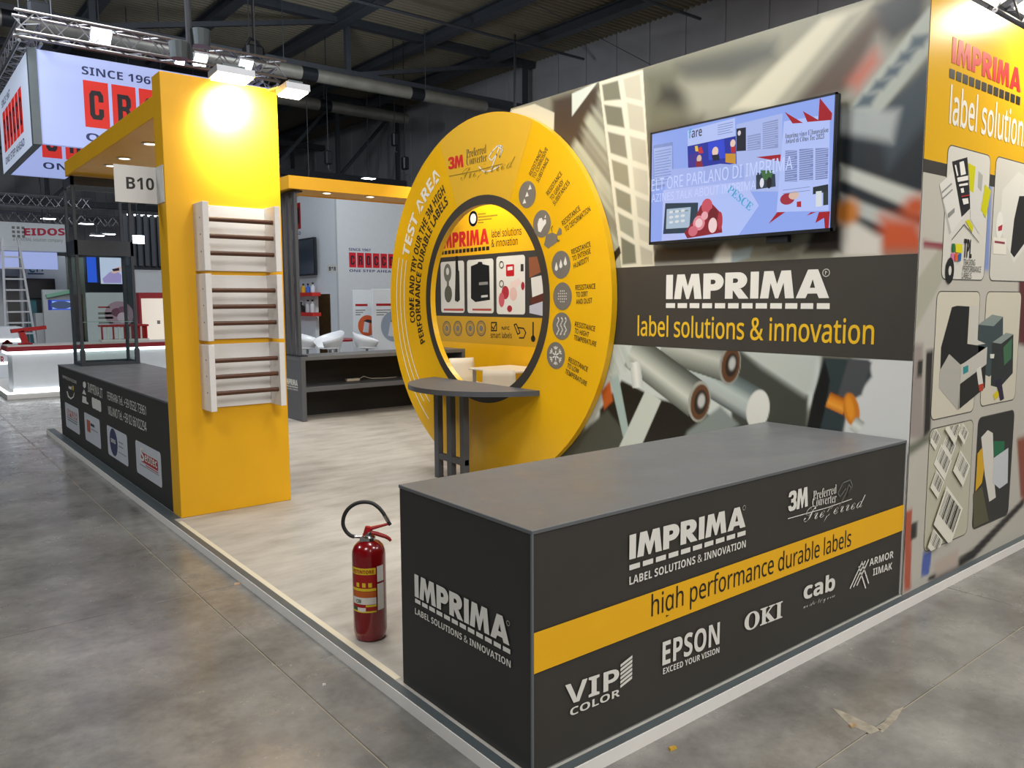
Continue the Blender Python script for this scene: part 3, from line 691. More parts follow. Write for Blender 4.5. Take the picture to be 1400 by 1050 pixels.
painted('printed_photo', paint(PP, XW, 8.3, 0.0, zk, .02, 'BDB8AC', PB), M_print, rp)
heavy('IMPRIMA', PP, (4.77,3.007), (5.777,3), (4.753,3.146)[1]-(4.77,3.007)[1], M_ink_r, rp, k=4)
drow(PP, (4.75,2.972), (5.782,2.972), .05, 12, M_ink_k, rp, 4)
txt('label solutions', PP, (4.777,2.677), (5.95,2.673), (4.752,2.878)[1]-(4.777,2.677)[1], M_ink_w, rp, st='sans', fat=.012, k=4, up=(0, 1))
def card(name, c0, c1, col, arts, label):
    u0, v0 = c0; u1, v1 = c1
    t = art(name, PP, [('4A4A44', rrect((u0-.006, v0-.006), (u1+.006, v1+.006), .05)), (col, rrect((u0, v0), (u1, v1), .045))]+arts, rp, k0=3, label=label)
    return t
ca, cb = (4.736,2.555), (5.44,1.807)
card('product_card', ((4.785,2.147)[0], (4.826,1.812)[1]), ((5.374,2.181)[0], (4.773,2.56)[1]), 'D3CFC4', [
 ('B4B0A6', [(4.698,2.331),(4.857,2.415),(5.018,2.16),(4.853,2.063)]), ('DAD6CE', [(4.697,2.335),(4.866,2.424),(5.046,2.179),(4.88,2.077)]),
 ('222222', [(4.84,2.474),(5.041,2.52),(5.121,2.231),(5.006,2.172)]), ('E6E2DA', [(4.937,2.48),(4.994,2.494),(5.034,2.423),(4.966,2.408)]),
 ('E6E2DA', [(4.918,2.391),(5.065,2.417),(5.068,2.392),(4.931,2.368)]), ('D2CFC8', [(5.065,2.493),(5.289,2.473),(5.321,2.244),(5.268,2.087),(5.13,2.167)]),
 ('C9C400', [(5.056,2.488),(5.16,2.477),(5.15,2.323),(5.097,2.335)]), ('A9A9A2', [(5.205,2.456),(5.272,2.436),(5.264,2.34),(5.208,2.362)]),
 ('C9C400', [(5.312,2.388),(5.404,2.356),(5.351,2.189),(5.269,2.232)]), ('C9C400', [(5.059,2.154),(5.109,2.166),(5.177,2.126),(5.161,2.091)]),
 ('8A8A86', [(4.729,2.298),(4.845,2.356),(4.851,2.348),(4.735,2.29)]), ('8A8A86', [(4.742,2.266),(4.859,2.324),(4.865,2.317),(4.748,2.258)]), ('8A8A86', [(4.819,2.182),(4.901,2.22),(4.904,2.195),(4.831,2.158)]), ('E6E2DA', [(4.871,2.457),(4.89,2.461),(4.927,2.405),(4.908,2.399)]), ('E6E2DA', [(4.943,2.356),(5.061,2.375),(5.062,2.362),(4.944,2.344)]), ('E6E2DA', [(4.965,2.333),(5.004,2.341),(5.018,2.316),(4.979,2.309)]), ('B02A2A', [(4.981,2.293),(5.09,2.309),(5.091,2.303),(4.981,2.286)]), ('E6E2DA', [(4.993,2.277),(5.072,2.287),(5.086,2.258),(5.017,2.245)]), ('4A4A44', [(4.885,2.04),(5.041,2.136),(5.264,2.039),(5.264,2.034),(5.042,2.128),(4.885,2.034)]),
 ('1E6B34', [(4.888,2.015),(4.927,2.016),(4.933,1.966),(4.893,1.969)]), ('D8CF10', [(4.937,2.017),(5.027,2.016),(5.033,1.965),(4.943,1.966)]),
 ('D56C9E', [(4.885,1.96),(4.924,1.962),(4.93,1.915),(4.89,1.914)]), ('D9622A', [(4.934,1.962),(4.973,1.963),(4.979,1.917),(4.939,1.916)]), ('2B62A8', [(4.984,1.959),(5.024,1.961),(5.019,1.918),(4.979,1.917)]),
 ('1C1C1A', ell((4.878,1.859), .055, .075)), ('D3CFC4', ell((4.878,1.859), .02, .027)),
], 'card with fanned yellow and black labels')
txt('TPL', PP, (5.057,1.94), (5.171,1.939), .11, M_ink_k, rp, fat=.02, k=8, up=(0, 1))
txt('TRACKING', PP, (5.063,1.895), (5.23,1.897), .035, M_ink_k, rp, st='sans', k=8, up=(0, 1))
txt('PERFORMANCE', PP, (5.058,1.856), (5.322,1.857), .035, M_ink_k, rp, st='sans', k=8, up=(0, 1))
txt('LABELS', PP, (5.052,1.817), (5.187,1.817), .035, M_ink_k, rp, st='sans', k=8, up=(0, 1))
card('product_card', ((5.463,2.187)[0], (5.484,1.812)[1]), ((6.307,2.236)[0], (5.451,2.568)[1]), 'CFCBC0', [
 ('D9D6CC', [(5.584,2.375),(5.827,2.511),(5.929,2.497),(6.009,2.026),(5.836,1.925),(5.572,2.148)]), ('23221F', [(5.864,2.36),(6.015,2.372),(6.027,2.075),(5.842,1.963),(5.775,1.994),(5.802,2.207)]),
 ('E4E1D8', ell((5.571,2.157), .055, .085)), ('B02A3C', [(5.549,2.146),(5.617,2.164),(5.611,2.127),(5.553,2.119)]), ('E4DED0', [(5.479,2.079),(5.689,2.08),(5.705,1.978),(5.494,1.976)]),
 ('8B3848', [(5.505,2.058),(5.669,2.056),(5.671,2.042),(5.507,2.044)])], 'card with black and white printer rolls')
zc0, zc1 = (4.798,0.995)[1], (4.787,1.736)[1]
x1a, x1b = (4.742,1.312)[0], (5.335,1.371)[0]; x2a, x2b = (5.436,1.366)[0], (6.007,1.341)[0]
MACH = [('1E1E1C', [(4.943,1.647),(5.012,1.655),(5.189,1.649),(5.188,1.422),(5.443,1.394),(5.481,1.364),(5.099,1.297),(4.935,1.236),(4.831,1.286),(4.825,1.414)]),
 ('C9C5BA', [(5.199,1.653),(5.317,1.652),(5.336,1.439),(5.463,1.412),(5.319,1.408),(5.208,1.43)]), ('3A3A36', [(4.938,1.371),(5.099,1.297),(5.114,1.022),(4.961,1.102)]),
 ('B1ADA3', [(4.822,1.277),(4.938,1.371),(5.11,1.296),(5.104,1.019),(4.824,1.178)]), ('C3BFB4', [(5.11,1.296),(5.489,1.392),(5.493,1.28),(5.114,1.184)]),
 ('24241F', [(5.114,1.18),(5.483,1.276),(5.492,1.13),(5.124,1.026)]), ('2A8A8A', [(5.143,1.281),(5.216,1.29),(5.221,1.249),(5.149,1.236)]),
 ('D8D4C8', [(5.34,1.256),(5.404,1.275),(5.469,1.131),(5.403,1.117)]), ('B43C1C', [(5.387,1.156),(5.465,1.16),(5.46,1.113),(5.404,1.113)])]
card('product_card', (x1a, zc0), (x1b, zc1), 'CFC8B4', MACH, 'card with a black and grey industrial printer')
card('product_card', (x2a, zc0+.02), (x2b, zc1), 'CFC8B4', [
 ('3C4A4A', [(5.334,1.535),(5.539,1.595),(5.719,1.578),(5.757,1.256),(5.552,1.196),(5.375,1.24)]), ('84908A', [(5.334,1.535),(5.539,1.595),(5.719,1.578),(5.574,1.52)]),
 ('2C302E', [(5.566,1.417),(5.784,1.472),(5.911,1.458),(5.941,1.196),(5.73,1.112),(5.584,1.137)]), ('8A948E', [(5.566,1.417),(5.784,1.472),(5.911,1.458),(5.71,1.402)]),
 ('3F6B4A', [(5.75,1.377),(5.89,1.434),(5.899,1.297),(5.782,1.254)]), ('D8D8CC', [(5.542,1.343),(5.612,1.34),(5.605,1.312),(5.546,1.315)]),
 ('D4BF00', [(5.629,1.072),(5.719,1.108),(5.738,1.063),(5.658,1.036)]), ('2A1E36', [(5.65,1.166),(5.746,1.169),(5.816,1.032),(5.756,1.023)])], 'card with two green and black printers')
zd0, zd1 = (4.735,0.204)[1], (4.738,0.936)[1]
x3a, x3b = (4.74,0.666)[0], (5.344,0.579)[0]
BC = []
def clip(P, x0, x1, y0, y1):
    for ax, lim, sg in ((0, x0, 1), (0, x1, -1), (1, y0, 1), (1, y1, -1)):
        o = []
        for i in range(len(P)):
            a, b_ = P[i-1], P[i]; da, db = (a[ax]-lim)*sg, (b_[ax]-lim)*sg
            if (da >= 0) != (db >= 0):
                t = da/(da-db); o.append((a[0]+(b_[0]-a[0])*t, a[1]+(b_[1]-a[1])*t))
            if db >= 0: o.append(b_)
        P = o
        if not P: return []
    return P
def barcode(c, w_, h_, ang, n=13):
    """a tilted label with bars, in plane coords"""
    ca, sa = math.cos(R(ang)), math.sin(R(ang)); q = lambda x, y: (c[0]+x*ca-y*sa, c[1]+x*sa+y*ca)
    o = [('E4E0D0', [q(-w_/2, -h_/2), q(w_/2, -h_/2), q(w_/2, h_/2), q(-w_/2, h_/2)])]; x = -w_*.42
    for i in range(n):
        t = w_*(.02, .045, .03, .015)[(i*7) % 4]; o.append(('2A2924', [q(x, -h_*.2), q(x+t, -h_*.2), q(x+t, h_*.42), q(x, h_*.42)])); x += w_*.84/n
    return o
for (px, w_, h_) in (((5.007,0.808), .16, .11), ((4.928,0.72), .20, .14), ((4.802,0.877), .10, .1), ((4.854,0.597), .14, .12)): BC += barcode(px, w_, h_, -38, 11)
BC += barcode((5.183,0.649), .20, .15, -38, 9) + barcode((5.024,0.919), .18, .13, -38, 10)
BC += barcode((5.02,0.375), .31, .26, -36, 15) + barcode((4.846,0.239), .16, .12, -36, 10) + barcode((5.154,0.873), .12, .09, -38, 9)
card('product_card', (x3a, zd0), (x3b, zd1), 'BDBAA4', [(c_, q_) for c_, q_ in ((c_, clip(p_, x3a, x3b, zd0, zd1)) for c_, p_ in BC) if len(q_) > 2], 'card with tilted barcode labels')
card('product_card', ((5.424,0.568)[0], (5.427,0.211)[1]), ((6.015,0.738)[0], (5.429,0.937)[1]), '2F2E2A', [
 ('D6D2C6', [(5.481,0.809),(5.579,0.846),(5.666,0.817),(5.742,0.472),(5.782,0.366),(5.675,0.354),(5.576,0.546)]), ('D3A41A', [(5.438,0.709),(5.502,0.739),(5.557,0.597),(5.535,0.503),(5.438,0.46)]),
 ('1E6A46', [(5.687,0.761),(5.874,0.739),(5.876,0.644),(5.702,0.656)]), ('C6CACC', [(5.704,0.646),(5.946,0.685),(5.972,0.438),(5.836,0.418),(5.717,0.476)]),
 ('57533A', [(5.406,0.451),(5.539,0.478),(5.682,0.223),(5.438,0.219)])], 'dark card with label rolls and yellow ribbon')
# ------------------------------------------------------------------ television on the printed wall
tv = thing('television', 'large flat television showing a magazine collage, mounted on the printed wall', 'television', (4.42, 3.21, 2.09))
TVX = 4.415; PT = Pl('X', TVX, -1)
ty0, ty1, tz0, tz1 = 2.499, 3.914, 2.095, 2.887
B().bev((TVX+.004, ty0, tz0), (TVX+.045, ty1, tz1), .006).build('casing', M_bmetal, tv)
b = B(); f = .012
for a, c in (((ty0, tz0), (ty1, tz0+.02)), ((ty0, tz1-f), (ty1, tz1)), ((ty0, tz0), (ty0+f, tz1)), ((ty1-f, tz0), (ty1, tz1))):
    b.box((TVX-.006, a[0], a[1]), (TVX+.006, c[0], c[1]))
b.build('bezel', M_bmetal, tv)
B().box((TVX+.045, 2.95, 2.25), (XW-.002, 3.45, 2.7)).build('wall_bracket', M_bmetal, tv)
B().box((TVX+.01, 2.80, 2.05), (TVX+.05, 2.95, 2.10)).build('speaker_bar', M_bmetal, tv)
S = [('8EA6EE', rect((ty0+f, tz0+.02), (ty1-f, tz1-f)))]
def sh(col, *pts): S.append((col, list(pts)))
TVQ = lambda l: l
S += [('7E92CC', [(3.892,2.796),(3.711,2.793),(3.698,2.502),(3.879,2.492)]), ('A4B6EC', [(3.884,2.774),(3.717,2.769),(3.712,2.514),(3.873,2.512)]),
 ('B4C4F6', [(3.584,2.847),(3.199,2.866),(3.184,2.555),(3.572,2.596)]), ('1C2C9C', [(3.582,2.744),(3.19,2.75),(3.179,2.573),(3.572,2.596)]),
 ('2C44D0', [(3.41,2.742),(3.281,2.746),(3.266,2.622),(3.401,2.626)]), ('3A2A90', [(3.568,2.683),(3.469,2.698),(3.442,2.589),(3.566,2.595)]), ('C89028', [(3.267,2.65),(3.187,2.639),(3.185,2.573),(3.265,2.594)]),
 ('C02838', [(3.5,2.713),(3.464,2.726),(3.445,2.68),(3.481,2.681)]), ('E2C040', [(3.519,2.735),(3.495,2.736),(3.488,2.696),(3.512,2.7)]), ('E8C8B8', ell((3.349,2.676), .025, .03)), ('101430', [(3.378,2.656),(3.319,2.653),(3.312,2.614),(3.365,2.617)]),
 ('E8C8B8', ell((3.211,2.707), .02, .025)), ('B02030', [(3.228,2.686),(3.188,2.685),(3.187,2.643),(3.221,2.648)]), ('D8B8A8', ell((3.48,2.647), .02, .025)), ('882030', [(3.511,2.632),(3.455,2.629),(3.448,2.589),(3.503,2.592)]),
 ('A8B8EC', [(3.187,2.823),(2.853,2.831),(2.841,2.36),(3.168,2.395)]), ('15172A', [(3.186,2.795),(3.114,2.792),(3.109,2.646),(3.182,2.652)]), ('D8D0D8', ell((3.163,2.764), .012, .016)),
 ('8C98C8', [(3.101,2.736),(3.005,2.738),(3.001,2.639),(3.098,2.644)]), ('8C98C8', [(2.991,2.798),(2.882,2.802),(2.876,2.629),(2.986,2.637)]),
 ('A2B2EE', [(3.787,2.613),(3.454,2.59),(3.118,2.555),(3.112,2.389),(3.77,2.459)]), ('9AAAE6', [(3.442,2.589),(3.306,2.59),(3.118,2.555),(3.115,2.467),(3.434,2.501)]),
 ('B2C2F8', [(2.841,2.781),(2.54,2.77),(2.527,2.216),(2.873,2.238)]),
 ('7A88BC', [(2.825,2.604),(2.745,2.597),(2.738,2.409),(2.823,2.415)]), ('7A88BC', [(2.731,2.599),(2.639,2.59),(2.632,2.406),(2.724,2.412)]), ('7A88BC', [(2.625,2.588),(2.541,2.579),(2.539,2.403),(2.618,2.404)]),
 ('A01020', [(2.838,2.837),(2.712,2.75),(2.781,2.758)]), ('A01020', [(2.715,2.819),(2.613,2.75),(2.608,2.875),(2.526,2.772),(2.529,2.735),(2.683,2.75)]), ('A01020', [(3.032,2.594),(2.855,2.586),(2.858,2.543)]),
 ('A01020', [(2.928,2.17),(2.868,2.237),(2.812,2.233)]), ('A01020', [(2.667,2.198),(2.639,2.217),(2.606,2.214)]), ('A01020', [(2.608,2.15),(2.587,2.213),(2.517,2.211),(2.522,2.109),(2.545,2.111),(2.553,2.176)]),
 ('2A3848', [(3.029,2.498),(2.891,2.472),(2.884,2.395),(3.025,2.393)]), ('3C6A3C', [(2.997,2.508),(2.902,2.496),(2.921,2.44),(2.974,2.446)]), ('E0E0EE', ell((2.984,2.429), .015, .03)), ('101018', ell((2.931,2.423), .018, .035)),
 ('B4C0F4', [(3.79,2.472),(3.114,2.454),(3.001,2.29),(3.149,2.112),(3.797,2.113)]), ('AEC0F8', [(3.302,2.466),(3.001,2.29),(3.149,2.112),(3.442,2.117)]),
 ('22384A', [(3.768,2.378),(3.479,2.355),(3.486,2.154),(3.784,2.164)]), ('A8BCD0', [(3.754,2.336),(3.541,2.331),(3.55,2.193),(3.758,2.198)])]
for k_ in range(4): 
    S += [('6A7A6A', p) for p in line([(3.734,2.314)[0:2], (3.565,2.309)[0:2]], .006)] if k_ == 0 else []
for px in [(3.714,2.312),(3.662,2.312),(3.61,2.313),(3.713,2.276),(3.661,2.277),(3.609,2.278),(3.712,2.241),(3.66,2.242),(3.608,2.243)]: S.append(('D8DCE0', ell(px, .020, .010, 8)))
S += [('8A1626', [(3.4,2.371),(3.297,2.275),(3.275,2.14),(3.567,2.12),(3.594,2.161),(3.507,2.244),(3.46,2.329)]), ('C85060', ell((3.405,2.324), .045, .05)), ('E08894', ell((3.469,2.217), .05, .05)), ('F0C8CC', ell((3.469,2.217), .03, .03)),
 ('701020', ell((3.355,2.256), .04, .05)), ('E8A8B0', ell((3.422,2.262), .028, .028)), ('D06878', ell((3.518,2.166), .04, .035)), ('F0D0D0', ell((3.354,2.193), .035, .05)), ('B03040', ell((3.295,2.218), .02, .06)),
 ('A02838', ell((2.799,2.311), .05, .035)), ('D8B8A8', ell((2.755,2.328), .035, .025)), ('A82030', [(2.734,2.287),(2.705,2.288),(2.703,2.253),(2.733,2.256)]), ('1E2A30', [(2.63,2.363),(2.533,2.369),(2.531,2.326),(2.629,2.32)]), ('D4DCE0', [(2.61,2.335),(2.573,2.335),(2.569,2.245),(2.607,2.245)]), ('2A3434', [(2.563,2.33),(2.531,2.33),(2.528,2.25),(2.56,2.249)])]
def rows(q0, q1, n, col, w_=.004):
    for i in range(n):
        f_ = (i+.5)/n; a = (q0[0], q0[1]+(q1[1]-q0[1])*f_); S.append((col, line([a, (q1[0]+(.02 if i % 4 == 3 else 0), a[1])], w_)[0]))
rows((2.825,2.6), (2.738,2.409), 14, 'B0BEEE'); rows((2.73,2.59), (2.632,2.406), 14, 'B0BEEE'); rows((2.625,2.579), (2.534,2.407), 14, 'B0BEEE')
rows((2.985,2.793), (2.877,2.638), 12, 'B0BEEE'); rows((3.864,2.756), (3.718,2.524), 12, '6A7AB0'); rows((3.096,2.73), (3.002,2.643), 6, 'B0BEEE')
rows((2.827,2.376), (2.648,2.335), 2, '8090C0'); rows((3.324,2.846), (3.208,2.771), 5, '7484B8')
art('screen_picture', PT, S, tv, M_screen, 1, .12)
L_w = mat('lit_white_lettering', '101018', .5, emit=1.0, ecol='BECCF8'); L_k = mat('lit_dark_lettering', '202438', .5, emit=.5, ecol='202438'); L_b = mat('lit_blue_lettering', '101820', .5, emit=.9, ecol='3CA0D0')
U = (0, 1)
txt('f', PT, (3.558,2.789), (3.533,2.79), .06, L_b, tv, k=32, up=U)
txt('are', PT, (3.533,2.79), (3.447,2.791), .06, L_k, tv, k=32, up=U)
txt('Imprima vince l\u2019Innovation', PT, (2.817,2.673), (2.536,2.666), .028, L_k, tv, st='serif', k=32, up=U)
txt('Award di Cibus Tec 2023', PT, (2.816,2.642), (2.562,2.633), .028, L_k, tv, st='serif', k=32, up=U)
txt('ELT ORE PARLANO DI IMPRIMA', PT, (3.886,2.472), (2.761,2.482), .082, L_w, tv, st='sans', k=32, up=U)
txt('AZINES TALK ABOUT IMPRIMA', PT, (3.884,2.394), (3.015,2.392), .055, L_w, tv, st='sans', k=32, up=U)
txt('PESCE', PT, (3.237,2.402), (3.059,2.259), .05, L_b, tv, st='serif', k=32)
for (u, v) in [(3.69,2.736),(3.09,2.716),(3.089,2.688),(2.98,2.779),(2.979,2.752),(2.978,2.725),(2.977,2.698)]: pass

# ------------------------------------------------------------------ big yellow ring
dr = thing('round_test_area_ring', 'huge yellow ring panel with dark inner border, icons and lettering, standing on the platform', 'display ring', (4.5, YC, 0))
n = 96; ro = [(YC+RD*math.cos(2*math.pi*i/n), max(0.001, ZC+RD*math.sin(2*math.pi*i/n))) for i in range(n)]
ri = [(YC+.882*math.cos(2*math.pi*i/n), ZC+.882*math.sin(2*math.pi*i/n)) for i in range(n)]
b = B(); x0, x1 = 4.43, 4.488
vs = [(x0, *p) for p in ro]+[(x0, *p) for p in ri]+[(x1, *p) for p in ro]+[(x1, *p) for p in ri]; fs = []
for i in range(n):
    j = (i+1) % n; fs += [(i, j, n+j, n+i), (2*n+i, 3*n+i, 3*n+j, 2*n+j), (i, 2*n+i, 2*n+j, j), (n+i, n+j, 3*n+j, 3*n+i)]
b.add(vs, fs).build('ring_body', M_yeld, dr)
def sector(r0, r1, a0, a1, n=40):
    o = [(YC-r1*math.cos(R(a0+(a1-a0)*i/n)), ZC+r1*math.sin(R(a0+(a1-a0)*i/n))) for i in range(n+1)]
    q = [(YC-r0*math.cos(R(a0+(a1-a0)*i/n)), ZC+r0*math.sin(R(a0+(a1-a0)*i/n))) for i in range(n+1)]
    return o, q
def annulus(name, r0, r1, a0, a1, m, k=1, n=64):
    o, q = sector(r0, r1, a0, a1, n); b = B()
    for i in range(n): b.add([PD.P(*o[i], k), PD.P(*o[i+1], k), PD.P(*q[i+1], k), PD.P(*q[i], k)], [(0, 1, 2, 3)])
    return b.build(name, m, dr)
annulus('dark_border', .882, .967, 0, 360, M_dark, 2, 96)
pa, pb = (1.499,113.661), (1.675,63.69)
annulus('pale_sector', .967, 1.685, pb[1], pa[1], M_yelp, 1, 30)
t0, t1 = (1.54,160.722), (1.372,118.626); annul = None
arc_txt('TEST AREA', (YC, ZC), (1.371,158.283)[0], t0[1] % 360, t1[1] % 360, .135, M_ink_w, dr, fat=.01, pl=PD, k=3)
q0, q1 = (1.202,-169.301), (1.257,118.939)
arc_txt('COME AND TRY OUR THE 3M HIGH', (YC, ZC), (1.222,-168.354)[0]-.02, q0[1] % 360, q1[1] % 360, .095, M_ink_k, dr, fat=.004, pl=PD, k=3)
q0, q1 = (1.104,-156.887), (1.086,119.528)
arc_txt('PERFORMANCE DURABLE LABELS', (YC, ZC), (1.091,-156.621)[0]-.01, q0[1] % 360, q1[1] % 360, .095, M_ink_k, dr, fat=.004, pl=PD, k=3)
for pA, pB in (((1.557,162.684), (1.422,-127.584)), ((1.479,162.511), (1.474,-134.539)), ((1.402,162.321), (1.301,-131.561))):
    rr = pA[0]; annulus('white_pinstripe', rr-.007, rr+.007, pA[1] % 360, pB[1] % 360, M_ink_w, 3, 40)
# maker's logo block at the top
heavy('3M', PD, (6.518,2.965), (6.259,2.959), .115, M_ink_r, dr, k=4, gap=.0)
txt('Preferred', PD, (6.21,3.034), (5.899,3.036), .075, M_ink_k, dr, st='serif', fat=-.012, k=4, up=U)
txt('Converter', PD, (6.211,2.966), (5.889,2.963), .075, M_ink_k, dr, st='serif', fat=-.012, k=4, up=U)
txt('Preferred', PD, (6.31,2.836), (5.476,2.857), .10, M_ink_o, dr, st='script', fat=-.022, k=5, up=U, shear=.2)
lines_obj('flourish_line', PD, line([(6.506,2.901),(6.071,2.895),(5.662,2.907)], .007), M_ink_o, dr, 4)
lines_obj('flourish_monogram', PD, line([(5.824,2.889),(5.747,2.995),(5.703,3.065),(5.672,3.028),(5.704,2.97),(5.651,3.038),(5.661,3.059),(5.724,3.074),(5.811,3.036),(5.867,2.992),(5.823,2.954),(5.736,3.006)], .012)+line([(6.014,2.927),(5.935,2.871),(5.824,2.87),(5.705,2.893)], .012), M_ink_w, dr, 4)
M_icon = mat('grey_icon', '6E6A62', .5)
icons = [(5.318,2.602),(5.126,2.34),(4.94,2.081),(4.886,1.989),(4.867,1.73),(4.875,1.483),(4.948,1.235)]
IC = [icons[0], icons[1], icons[3], icons[4], icons[5], icons[6]]
def up2(v): return v
for i, c in enumerate(IC):
    b = B(); b.shape(PD, ell(c, .114, .114, 32), 3); b.build('round_icon', M_icon, dr, label=['icon with three small triangles', 'icon with a grease stain', 'icon with three drops', 'icon with a dot cluster', 'icon with three heat waves', 'icon with a snowflake'][i])
def icon_shape(shapes): 
    b = B()
    for s in shapes: b.shape(PD, s, 4)
    return b.build('icon_figure', M_ink_w, dr)
def off(c, pts): return [(c[0]-x, c[1]+y) for x, y in pts]
c = IC[0]; icon_shape([off(c, [(a-.022, d_-.018), (a+.026, d_-.014), (a+.004, d_+.026)]) for a, d_ in ((-.04, -.055), (-.005, .0), (.035, .055))])
c = IC[1]; icon_shape([off(c, [(.00, .05), (-.035, .045), (-.055, 0), (-.045, -.06), (-.015, -.07), (.02, -.03), (.055, .0), (.055, .03), (.03, .035), (.02, .02)]), off(c, [(.035, .045), (.05, .045), (.055, .068), (.045, .066)])])
c = IC[2]; icon_shape([off(c, [(a, d_+.045), (a-.018, d_), (a-.018, d_-.018), (a, d_-.03), (a+.018, d_-.018), (a+.018, d_)]) for a, d_ in ((-.055, -.02), (0, 0), (.055, .02))])
c = IC[3]; icon_shape([ell((c[0]+x*.022*(1+.1*(y % 2)), c[1]+y*.022), .006, .006, 6) for x in (-2, -1, 0, 1, 2) for y in (-2, -1, 0, 1, 2) if x*x+y*y < 7])
c = IC[4]; icon_shape([q for a in (-.045, 0, .045) for q in line([(c[0]-(a+.014*math.sin(t*1.6)), c[1]+.07-.02*t) for t in range(8)], .012)])
c = IC[5]; icon_shape([q for k_ in range(6) for q in line([c, (c[0]+.075*math.cos(R(60*k_+30)), c[1]+.075*math.sin(R(60*k_+30)))], .012)+line([(c[0]+.075*math.cos(R(60*k_+14)), c[1]+.075*math.sin(R(60*k_+14))), (c[0]+.045*math.cos(R(60*k_+30)), c[1]+.045*math.sin(R(60*k_+30))), (c[0]+.075*math.cos(R(60*k_+46)), c[1]+.075*math.sin(R(60*k_+46)))], .009)])
b = B(); b.shape(PD, [(5.098,2.162),(5.069,2.245),(4.995,2.258),(4.932,2.236),(4.923,2.182),(4.995,2.15),(5.041,2.128)], 3); b.shape(PD, [(4.941,2.236),(4.905,2.293),(4.878,2.274),(4.878,2.238),(4.914,2.229)], 3)
b.build('twisted_icon', M_icon, dr)
lines_obj('curved_arrow', PD, line([(4.995,2.264),(5.005,2.295),(4.986,2.311)], .006), M_ink_k, dr, 4); lines_obj('curved_arrow', PD, line([(4.932,2.2),(4.913,2.181),(4.905,2.192)], .006), M_ink_k, dr, 4)
def rot3(lines_, starts, ends, h):
    for s_, p, q in zip(lines_, starts, ends): txt(s_, PD, p, q, h, M_ink_k, dr, st='sans', fat=.010, k=4)
rot3(['RESISTANCE', 'TO CORROSIVE', 'SUBSTANCE'], [(5.264,2.75),(5.22,2.72),(5.168,2.684)], [(5.116,2.935),(5.046,2.942),(5.033,2.858)], .040)
rot3(['RESISTANCE', 'TO GREASY', 'SUBSTANCES'], [(5.046,2.562),(5,2.516),(4.964,2.473)], [(4.87,2.719),(4.848,2.652),(4.778,2.638)], .040)
rot3(['RESISTANCE', 'TO DEFORMATION'], [(4.86,2.302),(4.825,2.252)], [(4.653,2.413),(4.537,2.397)], .043)
rot3(['RESISTANCE', 'TO INTENSE', 'HUMIDITY'], [(4.754,2.066),(4.741,2.013),(4.727,1.953)], [(4.535,2.121),(4.534,2.067),(4.55,2.005)], .040)
rot3(['RESISTANCE', 'TO DIRT', 'AND DUST'], [(4.709,1.779),(4.7,1.723),(4.7,1.664)], [(4.479,1.788),(4.565,1.728),(4.514,1.676)], .040)
rot3(['RESISTANCE', 'TO HIGHT', 'TEMPERATURE'], [(4.716,1.486),(4.72,1.433),(4.729,1.378)], [(4.484,1.451),(4.554,1.402),(4.47,1.33)], .040)
rot3(['RESISTANCE', 'TO LOW', 'TEMPERATURE'], [(4.794,1.195),(4.811,1.145),(4.834,1.095)], [(4.568,1.122),(4.67,1.1),(4.58,1.005)], .040)

# ------------------------------------------------------------------ half-round shelf table in front of the ring
ht = thing('half_round_table', 'grey half-round high table fixed to the front of the yellow ring on three legs', 'table', (4.2, 5.98, 0))
cx, rr_ = 4.596, .846; a_ = math.degrees(math.asin(.83/rr_))
pts = [(cx-rr_*math.cos(R(t)), 5.985+rr_*math.sin(R(t))) for t in np.linspace(a_, -a_, 40)]
pts = [(4.425, pts[0][1])]+[p for p in pts if p[0] < 4.42]+[(4.425, pts[-1][1])]
B().prism(pts, Pl('Z', .875, 1), .045).build('table_top', M_grey, ht)
for y in (6.30, 6.085, 5.87): B().bev((4.10, y-.035, 0), (4.16, y+.035, .875), .003).build('leg', M_grey, ht)
B().bev((4.105, 5.835, .185), (4.155, 6.335, .243), .003).build('cross_rail', M_grey, ht)

# ------------------------------------------------------------------ front counter at right
fc = thing('reception_counter', 'long charcoal reception counter with yellow stripe and white logos, grey top', 'counter', (3.1, 2.5, 0))
CT = .904; CX1 = 4.486; CY1 = 2.94
B().bev((XL+.004, YF+.004, 0), (CX1, CY1, CT-.016), .002).build('counter_body', M_dark, fc)
B().bev((XL, YF, CT-.016), (CX1, CY1+.004, CT), .002).build('worktop', M_top, fc)
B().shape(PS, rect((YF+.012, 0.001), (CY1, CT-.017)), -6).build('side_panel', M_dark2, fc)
b = B(); b.box((XL-.001, YF-.001, 0), (XL+.007, YF+.007, CT-.012)); b.build('corner_trim', M_trim, fc)
B().box((CX1-.001, YF-.002, 0), (CX1+.006, YF+.01, CT-.014)).build('corner_trim', M_white, fc)
B().shape(PF, rect((XL+.008, .382), (CX1-.001, .533)), 1).build('yellow_stripe', M_yel, fc)
B().shape(PF, rect((XL+.008, .002), (CX1-.001, .007)), 1).build('foot_gap', M_trim, fc)
heavyF = lambda t_, a, b_, h, **kw: heavy(t_, PF, a, b_, h, M_ink_w, fc)
T = lambda t_, a, b_, h, m=M_ink_w, st='bold', fat=0, k=3, up=U, **kw: txt(t_, PF, a, b_, h, m, fc, st=st, fat=fat, k=k, up=up, **kw)
heavyF('IMPRIMA', (2.209,0.696), (2.964,0.687), (2.208,0.794)[1]-(2.209,0.696)[1], )
drow(PF, (2.21,0.674), (2.966,0.67), (2.21,0.674)[1]-(2.21,0.653)[1], 10, M_ink_w, fc, 3)
T('LABEL SOLUTIONS & INNOVATION', (2.211,0.594), (2.97,0.592), (2.21,0.627)[1]-(2.211,0.594)[1])
lines_obj('registered_mark', PF, ring((2.951,0.776), .010, .003), M_ink_w, fc, 3)
